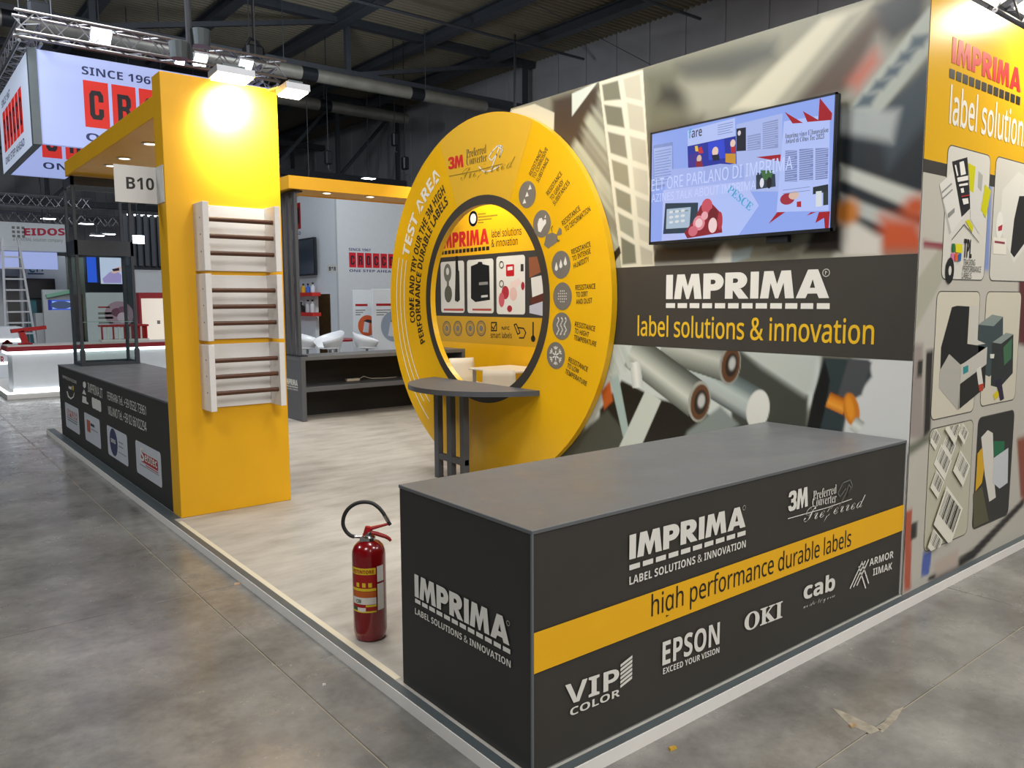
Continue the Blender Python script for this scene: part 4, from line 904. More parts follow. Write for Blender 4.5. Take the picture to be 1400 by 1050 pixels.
heavy('3M', PF, (3.302,0.695), (3.473,0.695), .098, M_ink_w, fc, gap=.0)
T('Preferred', (3.518,0.716), (3.736,0.718), .046, st='serif', fat=-.012)
T('Converter', (3.513,0.684), (3.739,0.672), .046, st='serif', fat=-.012)
T('Preferred', (3.439,0.62), (4.034,0.599), .070, st='script', fat=-.022, k=5, shear=.2)
lines_obj('flourish_line', PF, line([(3.304,0.663),(3.65,0.657),(3.892,0.662)], .004), M_ink_w, fc, 4)
lines_obj('flourish_monogram', PF, line([(3.77,0.644),(3.837,0.71),(3.856,0.746),(3.88,0.723),(3.846,0.685),(3.894,0.732),(3.869,0.767),(3.797,0.762),(3.75,0.716),(3.773,0.693),(3.828,0.727)], .006), M_ink_g, fc, 4)
T('high performance durable labels', (2.342,0.432), (3.905,0.409), .088, M_ink_k, st='sans', fat=.003)
M_ink_w2 = M_ink_w
T('VIP', (1.874,0.214), (2.159,0.195), (1.874,0.295)[1]-(1.874,0.216)[1])
T('COLOR', (1.899,0.165), (2.164,0.157), (1.902,0.197)[1]-(1.903,0.167)[1])
b = B()
for i in range(6):
    p0, p1 = (2.166,0.288), (2.233,0.299); s_ = -.017*i; L0 = i*.000
    b.shape(PF, [(p0[0], p0[1]+s_-.004), (p1[0], p1[1]+s_+.004), (p1[0], p1[1]+s_-.008), (p0[0], p0[1]+s_-.015)], 3)
b.build('striped_emblem', M_ink_w, fc)
T('EPSON', (2.414,0.204), (2.794,0.19), .100, st='bold', fat=.004)
T('EXCEED YOUR VISION', (2.419,0.165), (2.795,0.149), .026)
T('OKI', (2.977,0.193), (3.282,0.182), .082, st='serif', fat=.012)
T('cab', (3.464,0.224), (3.759,0.205), .085, fat=.012)
T('we identify more', (3.467,0.178), (3.762,0.166), .022, st='script', fat=-.015)
T('ARMOR', (4.111,0.253), (4.384,0.244), .040)
T('IIMAK', (4.156,0.189), (4.374,0.178), .040)
lines_obj('striped_emblem', PF, [q for i in range(3) for q in line([(3.916,0.176),(4.029,0.291)], .010)[0:1] for q in [[(x+.035*i, y-.0*i) for x, y in q]]]+[q for i in range(2) for q in line([(4.028,0.295),(4.111,0.158)], .010)[0:1] for q in [[(x-.030*i, y-.02*i) for x, y in q]]], M_ink_w, fc, 3)
heavyS = lambda t_, a, b_, h, f_=0: heavy(t_, PS, a, b_, h, M_ink_w, fc)
T2 = lambda t_, a, b_, h, fat=0: txt(t_, PS, a, b_, h, M_ink_w, fc, fat=fat, k=3, up=U)
heavyS('IMPRIMA', (2.821,0.437), (2.168,0.445), (2.818,0.537)[1]-(2.821,0.437)[1], .020)
drow(PS, (2.819,0.429), (2.163,0.432), (2.819,0.429)[1]-(2.819,0.411)[1], 12, M_ink_w, fc, 3)
T2('LABEL SOLUTIONS & INNOVATION', (2.821,0.359), (2.161,0.363), (2.82,0.386)[1]-(2.821,0.359)[1])
lines_obj('registered_mark', PS, ring((2.175,0.528), .009, .003), M_ink_w, fc, 3)

# ------------------------------------------------------------------ fire extinguisher
ex, ey = 1.845, 3.47; rx, ry = math.cos(YA), -math.sin(YA)
fe = thing('fire_extinguisher', 'red fire extinguisher with black hose loop standing at the platform edge by the counter', 'extinguisher', (ex, ey, 0))
sx, sz = .00362, .00375
def E_(px, py, d=0): return (ex+(px-500)*sx*rx + d*ry, ey+(px-500)*sx*ry - d*rx, (875-py)*sz)
r_ = .084
prof = [(.055, .0), (.074, .006), (.078, .02), (r_-.002, .035), (r_, .05), (r_, .43), (r_*.97, .455), (r_*.86, .478), (r_*.66, .495), (r_*.42, .505), (.030, .508)]
B().lathe(prof, (ex, ey, 0), 40).build('cylinder', M_red, fe, smooth=True)
B().lathe([(.026, .505), (.036, .507), (.036, .52), (.028, .528), (.02, .53), (.02, .545), (.017, .55)], (ex, ey, 0), 24).build('collar_ring', M_chrome, fe, smooth=True)
B().tube([E_(501, 738), E_(499, 729), E_(500, 722)], [.018, .02, .014], 12).build('valve_body', M_redp, fe, smooth=True)
g = B(); g.tube([E_(494, 737, -.0), E_(493, 738, .03)], .014, 16); g.build('pressure_gauge', M_chrome, fe, smooth=True)
b = B(); b.tube([E_(495, 734), E_(499, 727), E_(506, 724), E_(518, 721), E_(530, 718)], [.012, .014, .010, .008, .007], 8); b.build('carrying_handle', M_redp, fe, smooth=True)
B().tube([E_(503, 730), E_(512, 732), E_(524, 736), E_(529, 739), E_(531, 742)], [.010, .011, .010, .009, .007], 8).build('squeeze_lever', M_redp, fe, smooth=True)
hp = [(481, 736), (475, 734), (469, 728), (465.5, 719), (467, 708), (473, 698), (483, 691), (494, 688.5), (506, 690), (515, 696), (521, 703), (524, 708)]
def smooth_path(P, n=5):
    o = []
    for i in range(len(P)-1):
        p0_, p1_, p2_, p3_ = [Vector(P[max(0, min(len(P)-1, i+k_))]) for k_ in (-1, 0, 1, 2)]
        for j in range(n): t = j/n; o.append(.5*((2*p1_)+(p2_-p0_)*t+(2*p0_-5*p1_+4*p2_-p3_)*t*t+(3*p1_-p0_-3*p2_+p3_)*t**3))
    return o+[Vector(P[-1])]
B().tube(smooth_path([E_(*p) for p in hp]), .0098, 12).build('hose', M_rubber, fe, smooth=True)
B().tube([E_(480, 736), E_(494, 736)], .008, 10).build('hose_coupling', M_chrome, fe, smooth=True)
B().tube([E_(523.5, 707), E_(528, 715)], .0105, 10).build('nozzle', M_chrome, fe, smooth=True)
B().tube([E_(528, 715), E_(531, 720)], .009, 10).build('nozzle_tip', M_rubber, fe, smooth=True)
# curved paper labels on the cylinder
base_a = math.atan2(-ey, -ex)
def curved(name, a0, a1, z0, z1, m, rr=r_+.0007, n=10):
    b = B(); 
    for i in range(n):
        t0_, t1_ = base_a+R(a0+(a1-a0)*i/n), base_a+R(a0+(a1-a0)*(i+1)/n)
        b.add([(ex+rr*math.cos(t0_), ey+rr*math.sin(t0_), z0), (ex+rr*math.cos(t1_), ey+rr*math.sin(t1_), z0), (ex+rr*math.cos(t1_), ey+rr*math.sin(t1_), z1), (ex+rr*math.cos(t0_), ey+rr*math.sin(t0_), z1)], [(0, 1, 2, 3)])
    return b.build(name, m, fe)
M_lr = mat('label_red', '9C1410', .4); M_ly = mat('label_yellow', 'D8BE22', .4); M_lo = mat('label_orange', 'B85A1A', .4); M_lw = mat('label_white', 'D6D2CC', .4); M_lg = mat('label_green', '1F5A2C', .4)
curved('label', -68, 22, .165, .385, M_lr)
for z0_, z1_, m_, a0_, a1_ in ((.352, .385, M_ly, -68, 22), (.268, .282, M_ly, -68, 22), (.236, .266, M_lo, -68, 22), (.200, .235, M_lw, -68, 22), (.168, .183, M_lg, -68, -45), (.163, .183, M_lw, -45, -14), (.158, .166, M_ly, -68, 22), (.188, .198, M_ly, -14, 22)):
    curved('label_band', a0_, a1_, z0_, z1_, m_, r_+.0012)
curved('side_label', 27, 55, .31, .39, M_lw); curved('side_label', 27, 55, .165, .30, M_lw)
def ctext(t_, a0, a1, z, h, m, fat=0):
    vs, fs = glyphs(t_, 'bold', fat); x0 = min(v[0] for v in vs); x1 = max(v[0] for v in vs); y0, y1 = cap('bold', fat); P_ = []
    for x, y in vs:
        an = base_a+R(a0+(a1-a0)*(x-x0)/(x1-x0)); q = r_+.002; P_.append((ex+q*math.cos(an), ey+q*math.sin(an), z+(y-y0)/(y1-y0)*h))
    B().add(P_, fs).build('lettering', m, fe)
ctext('ESTINTORE', -62, 16, .358, .018, M_lr, .01); ctext('CSB', -50, -30, .207, .018, M_lg, .01)
for i, a0_ in enumerate((-48, -25, -4)): curved('pictogram', a0_, a0_+12, .288, .310, M_ly, r_+.0012, 3)

# ------------------------------------------------------------------ tall yellow column with three wall racks
KX0, KX1, KY0, KY1, KH = 1.757, 2.663, 6.383, 6.60, 3.41
kc = thing('yellow_column', 'tall flat yellow column panel at the left corner, lit from above', 'column', ((KX0+KX1)/2, 6.49, 0))
B().bev((KX0, KY0, 0), (KX1, KY1, KH), .003).build('column_panel', M_yel, kc)
rk0 = None
zs = ((1.936, 2.450), (1.398, 1.905), (.853, 1.362)); labs = ('topmost of three white wooden racks with brown dowels on the yellow column', 'middle white wooden rack with brown dowels on the yellow column', 'lowest of three white wooden racks with brown dowels on the yellow column')
for i, (z0, z1) in enumerate(zs):
    if i == 0:
        rk = thing('dowel_rack', labs[0], 'rack', (2.255, 6.27, z0), 'white racks on the yellow column')
        x0, x1 = 1.952, 2.556; yb = KY0-.001; yf = 6.15; h = z1-z0
        sb = B().bev((x0, yf, z0), (x0+.045, yb, z1), .002).build('side_board', M_whitew, rk)
        B().bev((x1-.045, yf, z0), (x1, yb, z1), .002).build('side_board', M_whitew, rk)
        B().bev((x0+.045, yb-.02, z0+.004), (x1-.045, yb, z1-.004), .002).build('back_board', M_whitew, rk)
        for zz in (.388, .262, .133):
            B().tube([(x0+.04, 6.20, z0+zz), (x1-.04, 6.20, z0+zz)], .018, 12).build('dowel', M_dowel, rk, smooth=True)
            B().tube([(x0+.001, 6.22, z0+zz+.01), (x0-.002, 6.22, z0+zz+.01)], .006, 8).build('screw_head', M_bmetal, sb)
        rk0 = rk
    else:
        c = copy_tree(rk0, (2.255, 6.27, z0)); c['label'] = labs[i]
sg = thing('stand_number_sign', 'small white sign reading B10 beside the yellow column', 'sign', (1.6, 6.55, 2.44))
B().bev((1.452, 6.585, 2.452), (1.757, 6.592, 2.73), .001).build('sign_plate', M_white, sg)
B().bev((1.750, 6.40, 2.452), (1.7562, 6.592, 2.73), .001).build('mounting_flap', M_white, sg)
txt('B10', Pl('Y', 6.585, -1), (1.535,2.553), (1.733,2.558), .088, M_ink_k, sg, st='bold', k=2, up=U)

# overhead yellow beam along the left side
ob = thing('canopy', 'long yellow canopy beam running back from the column over the glass showcase, with downlights', 'canopy', (2.25, 9, 3.2))
B().bev((1.90, KY1, 3.225), (1.93, 11.10, 3.40), .003).build('fascia_board', M_yel, ob)
B().bev((2.62, KY1, 3.225), (2.65, 11.10, 3.40), .003).build('fascia_board', M_yel, ob)
B().bev((1.93, 11.07, 3.225), (2.62, 11.10, 3.40), .003).build('fascia_board', M_yel, ob)
B().box((1.93, KY1, 3.24), (2.62, 11.07, 3.265)).build('soffit', M_yel, ob)
for (x, y) in ((2.26, 7.6), (2.19,8.388), (2.184,9.393), (2.178,9.978)):
    d_ = B().lathe([(.075, 3.240), (.08, 3.232), (.055, 3.228), (.05, 3.236)], (x, y, 0), 20).build('downlight', M_white, ob, smooth=True)
    B().lathe([(.05, 3.234), (.001, 3.231)], (x, y, 0), 20).build('lens', M_lamp, d_)
    spot('downlight_beam', (x, y, 3.22), (x, y, 0), 14, 110, .8, .04, (1, .95, .85))

# ------------------------------------------------------------------ left counter
lc = thing('display_counter', 'long black counter along the left edge with contact details and logo plates', 'counter', (2.2, 9, 0))
LY1 = 11.54
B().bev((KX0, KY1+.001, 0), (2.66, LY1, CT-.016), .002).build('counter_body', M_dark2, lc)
B().bev((KX0-.003, KY1+.001, CT-.016), (2.664, LY1+.004, CT), .002).build('worktop', M_top, lc)
PL = Pl('X', KX0, -1)
TL = lambda t_, a, b_, h, m=M_ink_w, st='bold', fat=0, k=3, up=U: txt(t_, PL, a, b_, h, m, lc, st=st, fat=fat, k=k, up=up)
TL('RAPPRESENTAZIONE', (11.237,0.756), (10.351,0.748), (11.225,0.791)[1]-(11.237,0.756)[1], st='sans')
TL('IMPRIMA.IT', (9.714,0.714), (8.98,0.705), (9.684,0.816)[1]-(9.714,0.714)[1], st='sans')
TL('FERRARA Tel. +39 0532 73961', (8.76,0.719), (7.287,0.719), (8.739,0.799)[1]-(8.76,0.719)[1], st='sans')
TL('MILANO Tel. +39 02 66102294', (8.76,0.568), (7.298,0.573), (8.738,0.654)[1]-(8.76,0.568)[1], st='sans')
art('round_emblem', PL, [('DEDBD2', [(11.044,0.601),(10.97,0.535),(10.784,0.525),(10.586,0.571),(10.519,0.638),(10.571,0.616),(10.629,0.576),(10.778,0.544),(10.914,0.558),(10.969,0.608)]), ('DEDBD2', [(10.87,0.688),(10.78,0.678),(10.681,0.695),(10.697,0.649),(10.883,0.651)]), ('C8A81E', [(10.631,0.708),(10.541,0.706),(10.559,0.652),(10.649,0.653)])], lc)
art('people_pictogram', PL, [('DEDBD2', [(9.978,0.795),(9.891,0.814),(9.815,0.799),(9.828,0.757),(9.915,0.733),(9.991,0.752)]), ('DEDBD2', [(9.938,0.723),(9.835,0.666),(10.059,0.662)]), ('DEDBD2', [(10.046,0.638),(9.843,0.64),(9.837,0.591),(9.741,0.584),(9.746,0.567),(10.091,0.558),(10.083,0.584)])], lc)
art('social_icons', PL, [('DEDBD2', rrect((y_-.085, z_-.06), (y_+.085, z_+.06), .04)) for y_, z_ in [(9.466,0.611),(9.319,0.61),(9.176,0.609)]], lc)
plates = []
for i, (tl, br) in enumerate((((11.208,0.455), (10.347,0.143)), ((10.02,0.456), (9.213,0.137)), ((8.877,0.446), (8.034,0.14)), ((7.721,0.449), (6.89,0.146)))):
    tr = None
    z1_, z0_ = tl[1], br[1]
    y1_, y0_ = tl[0], br[0]
    S = [('C9CDD2', rrect((y0_, z0_), (y1_, z1_), .035))]
    w_ = y1_-y0_
    q = lambda u, v: (y1_-u*w_, z0_+v*(z1_-z0_))
    if i == 0: S += [('B02A26', [q(.12, .5), q(.88, .5), q(.88, .78), q(.12, .78)]), ('333333', [q(.12, .42), q(.88, .42), q(.88, .45), q(.12, .45)]), ('777777', [q(.15, .32), q(.85, .32), q(.85, .37), q(.15, .37)])]
    if i == 1: S += [('B4503A', [q(.15, .35), q(.38, .35), q(.38, .78), q(.15, .78)]), ('333333', [q(.4, .62), q(.65, .62), q(.65, .72), q(.4, .72)]), ('8A8A8A', [q(.42, .50), q(.85, .50), q(.85, .54), q(.42, .54)])]
    if i == 2: S += [('26305A', ell(q(.32, .52), w_*.20, .14)), ('9AA2B8', [q(.2, .5), q(.44, .5), q(.44, .55), q(.2, .55)]), ('8A8A8A', [q(.58, .62), q(.8, .62), q(.8, .66), q(.58, .66)]), ('8A8A8A', [q(.58, .48), q(.8, .48), q(.8, .52), q(.58, .52)]), ('8A8A8A', [q(.55, .28), q(.92, .28), q(.92, .31), q(.55, .31)])]
    if i == 3: S += [('B01F2A', rrect(q(.22, .42), q(.88, .72), .02)), ('8A8A8A', [q(.15, .30), q(.9, .30), q(.9, .33), q(.15, .33)]), ('B01F2A', [q(.4, .36), q(.88, .36), q(.88, .39), q(.4, .39)])]
    art('logo_plate', PL, S, lc, k0=2, label=['white plate with red and black lettering', 'white plate with an orange block logo', 'white plate with a dark blue oval', 'white plate with a red logo'][i])
    if i == 0: TL('IMPRIMA', q(.12, .52), q(.88, .52), .10, mat('plate_ink', 'E0DCDC', .5), k=6)
    if i == 3:
        TL('etitec', q(.38, .5), q(.86, .5), .075, M_ink_w, k=6); TL('S', q(.2, .46), q(.36, .46), .12, M_ink_w, k=7)
    if i == 2: TL('sms', q(.2, .5), q(.44, .5), .05, M_ink_w, k=7)
# glass showcase on the left counter, reaching up to the beam
M_case = mat('showcase_frame_paint', '3A4049', .4, noise=.04)
gs = thing('glass_showcase', 'tall black framed glass showcase standing on the far end of the black counter', 'showcase', (2.27, 11.2, CT))
ax0, ax1, ay0, ay1 = 1.935, 2.60, 10.98, 11.50; w_ = .036
for (x, y) in ((ax0, ay0), (ax1-w_, ay0), (ax0, ay1-w_), (ax1-w_, ay1-w_)):
    B().bev((x, y, CT), (x+w_, y+w_, 3.225), .003).build('post', M_case, gs)
for z0, z1, nm in ((CT, CT+.04, 'base_frame'), (2.28, 2.46, 'middle_frame'), (3.12, 3.225, 'top_frame')):
    b = B(); b.box((ax0, ay0, z0), (ax1, ay0+.03, z1)); b.box((ax0, ay1-.03, z0), (ax1, ay1, z1)); b.box((ax0, ay0, z0), (ax0+.03, ay1, z1)); b.box((ax1-.03, ay0, z0), (ax1, ay1, z1)); b.build(nm, M_case, gs)
B().box((ax0+.03, ay0+.008, CT+.04), (ax1-.03, ay0+.012, 2.28)).build('glass_pane', M_glass, gs)
B().box((ax0+.008, ay0+.04, CT+.04), (ax0+.012, ay1-.04, 2.28)).build('glass_pane', M_glass, gs)
B().box((ax0+.03, ay1-.012, CT+.04), (ax1-.03, ay1-.008, 2.28)).build('glass_pane', M_glass, gs)
B().box((ax1-.012, ay0+.04, CT+.04), (ax1-.008, ay1-.04, 2.28)).build('glass_pane', M_glass, gs)
M_gedge = mat('glass_shelf_edge', '9FB4AE', .2, noise=.05)
zg = (2.028,1.447)[1]
B().box((ax0+.03, ay0+.03, zg), (ax1-.03, ay1-.03, zg+.008)).build('glass_shelf', M_glass, gs)
B().box((ax0+.03, ay0+.026, zg), (ax1-.03, ay0+.030, zg+.008)).build('shelf_edge', M_gedge, gs)
for x in (ax0, ax1-w_): B().bev((x-.008, ay0-.008, CT), (x+w_+.008, ay0+w_+.008, CT+.20), .003).build('corner_foot', M_case, gs)

# ------------------------------------------------------------------ far open shelf counter, fins and beam
FX0, FX1, FY0, FY1 = 4.58, 7.40, 10.47, 11.08
oc = thing('shelf_counter', 'grey open-fronted shelf counter at the back of the stand', 'counter', (6, 10.8, 0))
B().bev((FX0, FY0, .0), (FX0+.07, FY1, .865), .003).build('end_panel', M_grey2, oc)
B().bev((FX1-.06, FY0, .0), (FX1, FY1, .865), .003).build('end_panel', M_grey2, oc)
B().bev((FX0, FY0, .865), (FX1, FY1, .92), .003).build('worktop', M_top, oc)
B().bev((FX0+.07, FY0+.01, .415), (FX1-.06, FY1-.03, .48), .003).build('shelf', M_grey2, oc)
B().box((FX0+.07, FY1-.03, .0), (FX1-.06, FY1, .865)).build('back_panel', M_blk, oc)
heavy('IMPRIMA', Pl('X', FX0, -1), (11.02, .50), (10.60, .50), .085, M_ink_w, oc, k=2)
drow(Pl('X', FX0, -1), (11.02, .485), (10.60, .485), .016, 10, M_ink_w, oc, 2)
txt('LABEL SOLUTIONS & INNOVATION', Pl('X', FX0, -1), (11.02, .43), (10.60, .43), .022, M_ink_w, oc, k=2, up=U)
PX = (5.595,10.906)
ps = thing('power_strip', 'small white power strip with a cable lying on the shelf of the far counter', 'power strip', (*PX, .481))
B().bev((PX[0]-.11, PX[1]-.035, .481), (PX[0]+.11, PX[1]+.035, .52), .008).build('socket_body', M_plast, ps)
cb = [(PX[0]+.10, PX[1], .50), (PX[0]+.2, PX[1]+.02, .54), (PX[0]+.32, PX[1]+.02, .50), (PX[0]+.55, PX[1]+.04, .487), (PX[0]+.8, PX[1]+.06, .487)]
B().tube(cb, .005, 6).build('cable', M_plast, ps, smooth=True)
fp = thing('fin_post', 'dark post made of three upright fins between the far counter and its yellow beam', 'post', (4.68, 10.75, .92))
for i, y in enumerate((10.53, 10.73, 10.93)):
    B().bev((4.582, y, .937), (4.63, y+.09, 3.199), .003).build('fin', M_grey, fp)
B().bev((4.575, 10.50, .921), (4.70, 11.05, .936), .002).build('foot_plate', M_bmetal, fp)
B().bev((4.575, 10.50, 3.20), (4.70, 11.05, 3.217), .002).build('head_plate', M_bmetal, fp)
fb = thing('canopy', 'yellow beam with round downlights above the far shelf counter', 'canopy', (6, 10.8, 3.22))
B().bev((4.47, 10.42, 3.225), (7.40, 10.46, 3.40), .003).build('fascia_board', M_yel, fb)
B().bev((4.47, 11.06, 3.225), (7.40, 11.10, 3.40), .003).build('fascia_board', M_yel, fb)
B().bev((4.47, 10.46, 3.225), (4.51, 11.06, 3.40), .003).build('end_board', M_yel, fb)
B().box((4.51, 10.46, 3.235), (7.40, 11.06, 3.26)).build('soffit', M_yel, fb)
for px, py in ((447,263), (506,268)):
    x, y = (lambda q: q)((5.115,10.604) if px == 447 else (5.799,10.594))
    d_ = B().lathe([(.08, 3.235), (.085, 3.226), (.06, 3.222), (.055, 3.23)], (x, y, 0), 20).build('downlight', M_white, fb, smooth=True)
    B().lathe([(.055, 3.228), (.001, 3.225)], (x, y, 0), 20).build('lens', M_lamp, d_)
    spot('downlight_beam', (x, y, 3.21), (x, y, 0), 25, 110, .8, .04, (1, .96, .9))

# ------------------------------------------------------------------ meeting room seen through the ring
RX = 7.40; PR = Pl('X', RX, -1)
rw = thing('meeting_room_wall', 'yellow printed wall seen through the ring, with product cards and icons', 'partition wall', (RX+.05, 9, 0))
B().box((RX, 4.6, 0), (RX+.12, 11.5, HW)).build('panel_core', M_yel, rw)
zk0, zk1 = (9.983,1.444)[1], (9.818,2.411)[1]
B().shape(PR, rect((4.6, zk0), (11.5, zk1)), 1).build('charcoal_band', M_dark, rw)
B().shape(PR, rect((4.6, (9.989,1.019)[1]), (11.5, zk0)), 1).build('pale_band', mat('pale_gold_print', 'C99A1C', .4), rw)
TR = lambda t_, a, b_, h, m=M_ink_k, st='bold', fat=0, k=3: txt(t_, PR, a, b_, h, m, rw, st=st, fat=fat, k=k, up=U)
heavy('IMPRIMA', PR, (11.144,2.555), (9.807,2.56), .24, M_ink_r, rw)
drow(PR, (11.134,2.516), (9.798,2.527), .06, 13, M_ink_k, rw, 3)
TR('label solutions', (9.741,2.65), (9.018,2.647), .115, st='sans', fat=.01)
TR('& innovation', (9.743,2.507), (9.104,2.509), .115, st='sans', fat=.01)
lines_obj('round_seal', PR, ring((10.212,2.975), .10, .04, 24), M_navy, rw, 3)
b = B(); b.shape(PR, ell((10.212,2.975), .085, .085), 2); b.build('seal_face', M_white, rw)
lines_obj('fine_print', PR, [q for a, c in (((10.075,3.031), (9.885,3.026)), ((10.076,2.986), (9.591,2.978)), ((10.077,2.941), (9.738,2.936)), ((10.077,2.902), (9.944,2.897))) for q in line([a, c], .02)], M_ink_o, rw, 3)
def rcard(c0, c1, shapes, label):
    u0, v0 = c0; u1, v1 = c1
    art('product_card', PR, [('D8D5CC', rrect((u0, v0), (u1, v1), .05))]+shapes, rw, k0=3, label=label)
vz0, vz1 = (10.177,1.499)[1], (10.164,2.337)[1]
YY = lambda p: p[0]
rcard(((10.472,1.825)[0], vz0), ((11.152,1.832)[0], vz1), [('6E6E62', ell((10.947,2.154), .11, .15)), ('D8D5CC', ell((10.947,2.178), .045, .06)), ('6E6E62', [(10.971,2.071),(10.906,2.069),(10.911,1.854),(10.976,1.854)]), ('5A5A4C', ell((10.934,1.806), .11, .14)), ('2A2C26', [(10.714,2.159),(10.609,2.18),(10.598,1.708),(10.661,1.673),(10.744,1.697)]), ('1A1A18', [(10.708,2.418),(10.646,2.416),(10.63,2.157),(10.714,2.159)]), ('B04A40', [(11.07,1.564),(10.498,1.567),(10.498,1.531),(11.071,1.533)])], 'card with a grey tag and a bottle')
rcard(((9.695,1.817)[0], vz0), ((10.391,1.824)[0], vz1), [('1B1B1A', [(10.284,2.238),(10.087,2.277),(9.802,2.232),(9.79,1.706),(10.174,1.672),(10.292,1.731)]), ('8A8A86', [(10.072,1.981),(9.843,1.987),(9.843,1.942),(10.073,1.935)]), ('C4C4C0', [(10.017,1.775),(9.845,1.785),(9.846,1.751),(10.018,1.741)]), ('1B1B1A', [(10.106,2.266),(10.087,2.299),(9.99,2.295),(9.972,2.261)]), ('B04A40', [(10.255,1.568),(9.754,1.571),(9.755,1.537),(10.256,1.539)])], 'card with a black carrying case')
rcard(((8.938,1.809)[0], vz0-.01), ((9.622,1.816)[0], vz1+.02), [('B81E22', rrect((9.385,2.054), (9.191,2.231), .02)), ('E4D8D4', [(9.348,2.194),(9.226,2.2),(9.226,2.147),(9.349,2.14)]), ('33332E', [(9.037,2.225),(8.97,2.223),(8.971,2.117),(9.038,2.119)]), ('E0C8C0', [(9.262,1.975),(9.072,2.024),(9.022,1.938),(9.194,1.855),(9.334,1.857)]), ('A83038', ell((9.405,1.814), .09, .10)), ('C05860', ell((9.496,1.705), .07, .11)), ('D8B4AC', ell((9.212,1.791), .09, .10)), ('A02630', ell((9.301,1.573), .06, .05)), ('A02630', ell((8.988,1.906), .04, .06))], 'card with red labels and cured meat')
for i, (u, v) in enumerate(([(9.544,2.256),(9.546,2.091),(9.509,2.167)])): pass
lines_obj('pictogram_row', PR, [q for p in ((9.49,2.232), (9.493,1.947)) for q in ring(p, .05, .012, 10)], M_ink_k, rw, 12)
art('photo_print', PR, [('8A5236', [(8.853,2.313),(8.578,2.321),(8.579,2.095),(8.838,2.019)]), ('D6D2CC', [(8.805,2.018),(8.547,2.053),(8.515,1.784),(8.773,1.724)]), ('5A2E22', [(8.839,1.724),(8.5,1.805),(8.5,1.681),(8.773,1.597)]), ('B8B8C4', [(8.839,1.618),(8.547,1.681),(8.547,1.474),(8.84,1.512)])], rw, k0=3)
for px in [(10.991,1.236),(10.67,1.244),(10.321,1.252),(10.025,1.26)]:
    lines_obj('round_badge', PR, ring(px, .115, .02, 24)+ring(px, .085, .012, 20)+[ell(px, .05, .05, 12)], M_ink_g, rw, 3)
TR('NFC', (9.5,1.251), (9.303,1.256), .05); TR('smart labels', (9.778,1.119), (9.251,1.131), .085, st='sans', fat=.01)
lines_obj('tick_box', PR, line([(9.757,1.357),(9.627,1.359),(9.628,1.236),(9.758,1.232),(9.757,1.357)], .02)+line([(9.739,1.289),(9.702,1.257),(9.645,1.336)], .02), M_ink_k, rw, 3)
lines_obj('phone_and_hand', PR, line([(9.197,1.335),(9.145,1.347),(9.06,1.219),(9.112,1.196),(9.197,1.335)], .02)+line([(9.094,1.294),(8.974,1.286),(8.924,1.223),(8.975,1.146),(9.077,1.143)], .02), M_ink_k, rw, 3)
lines_obj('thermometer', PR, line([(8.758,1.376),(8.758,1.175)], .03)+[ell((8.758,1.143), .05, .05, 12)], M_ink_k, rw, 3)
area('meeting_room_flood', (6.6, 9.6, 3.9), (7.4, 9.6, 2.9), 38, .4, .25, (1, .93, .78))
area('meeting_room_flood', (6.0, 7.3, 4.2), (6.5, 8.5, .5), 24, .6, .6, (1, .90, .74))
# white meeting table and chairs
mt = thing('meeting_table', 'white square meeting table seen through the ring', 'table', (6.92, 8.72, 0))
B().bev((6.55, 8.25, .715), (7.32, 9.2, .74), .006).build('table_top', M_plast, mt)
for x in (6.60, 7.24):
    for y in (8.30, 9.12): B().bev((x, y, 0), (x+.04, y+.04, .715), .004).build('leg', M_alu, mt)
def chair(label, loc, rz):
    t = thing('meeting_chair', label, 'chair', loc, 'white chairs around the meeting table'); t.rotation_euler = (0, 0, 0)
    c_, s_ = math.cos(rz), math.sin(rz)
    def q(x, y, z): return (loc[0]+x*c_-y*s_, loc[1]+x*s_+y*c_, z)
    def sheet(name, grid, th):
        b = B(); nu = len(grid); nv = len(grid[0]); vs = []
        for g in grid: vs += [q(*p) for p in g]
        b.add(vs, [(i*nv+j, i*nv+j+1, (i+1)*nv+j+1, (i+1)*nv+j) for i in range(nu-1) for j in range(nv-1)])
        o = b.build(name, M_plast, t, smooth=True); md = o.modifiers.new('solid', 'SOLIDIFY'); md.thickness = th; return o
    # backrest is at +y, seat towards -y
    sheet('backrest', [[(x*(.215-.015*abs(v)), .20+.05*v-.03*(1-x*x), .47+.36*v) for x in (-1, -.6, -.2, .2, .6, 1)] for v in (0, .25, .5, .75, 1)], .014)
    sheet('seat', [[(x*.215, -.22+.42*v, .45+.02*x*x+(.012 if v > .9 else 0)) for x in (-1, -.6, 0, .6, 1)] for v in (0, .2, .5, .8, 1)], .014)
    for x, y in ((-.19, -.19), (.19, -.19), (-.19, .20), (.19, .20)):
        B().tube([q(x*1.12, y*1.15, .002), q(x, y, .45)], [.013, .016], 8).build('leg', M_alu, t)
    return t
chair('white plastic chair at the far end of the meeting table', (6.83, 9.60, .001), R(-12))
chair('white plastic chair nearest the ring, its back turned to it', (6.15, 7.95, .001), R(141))
chair('white plastic chair at the right end of the meeting table, partly hidden by the ring', (7.04, 7.98, .001), R(175))
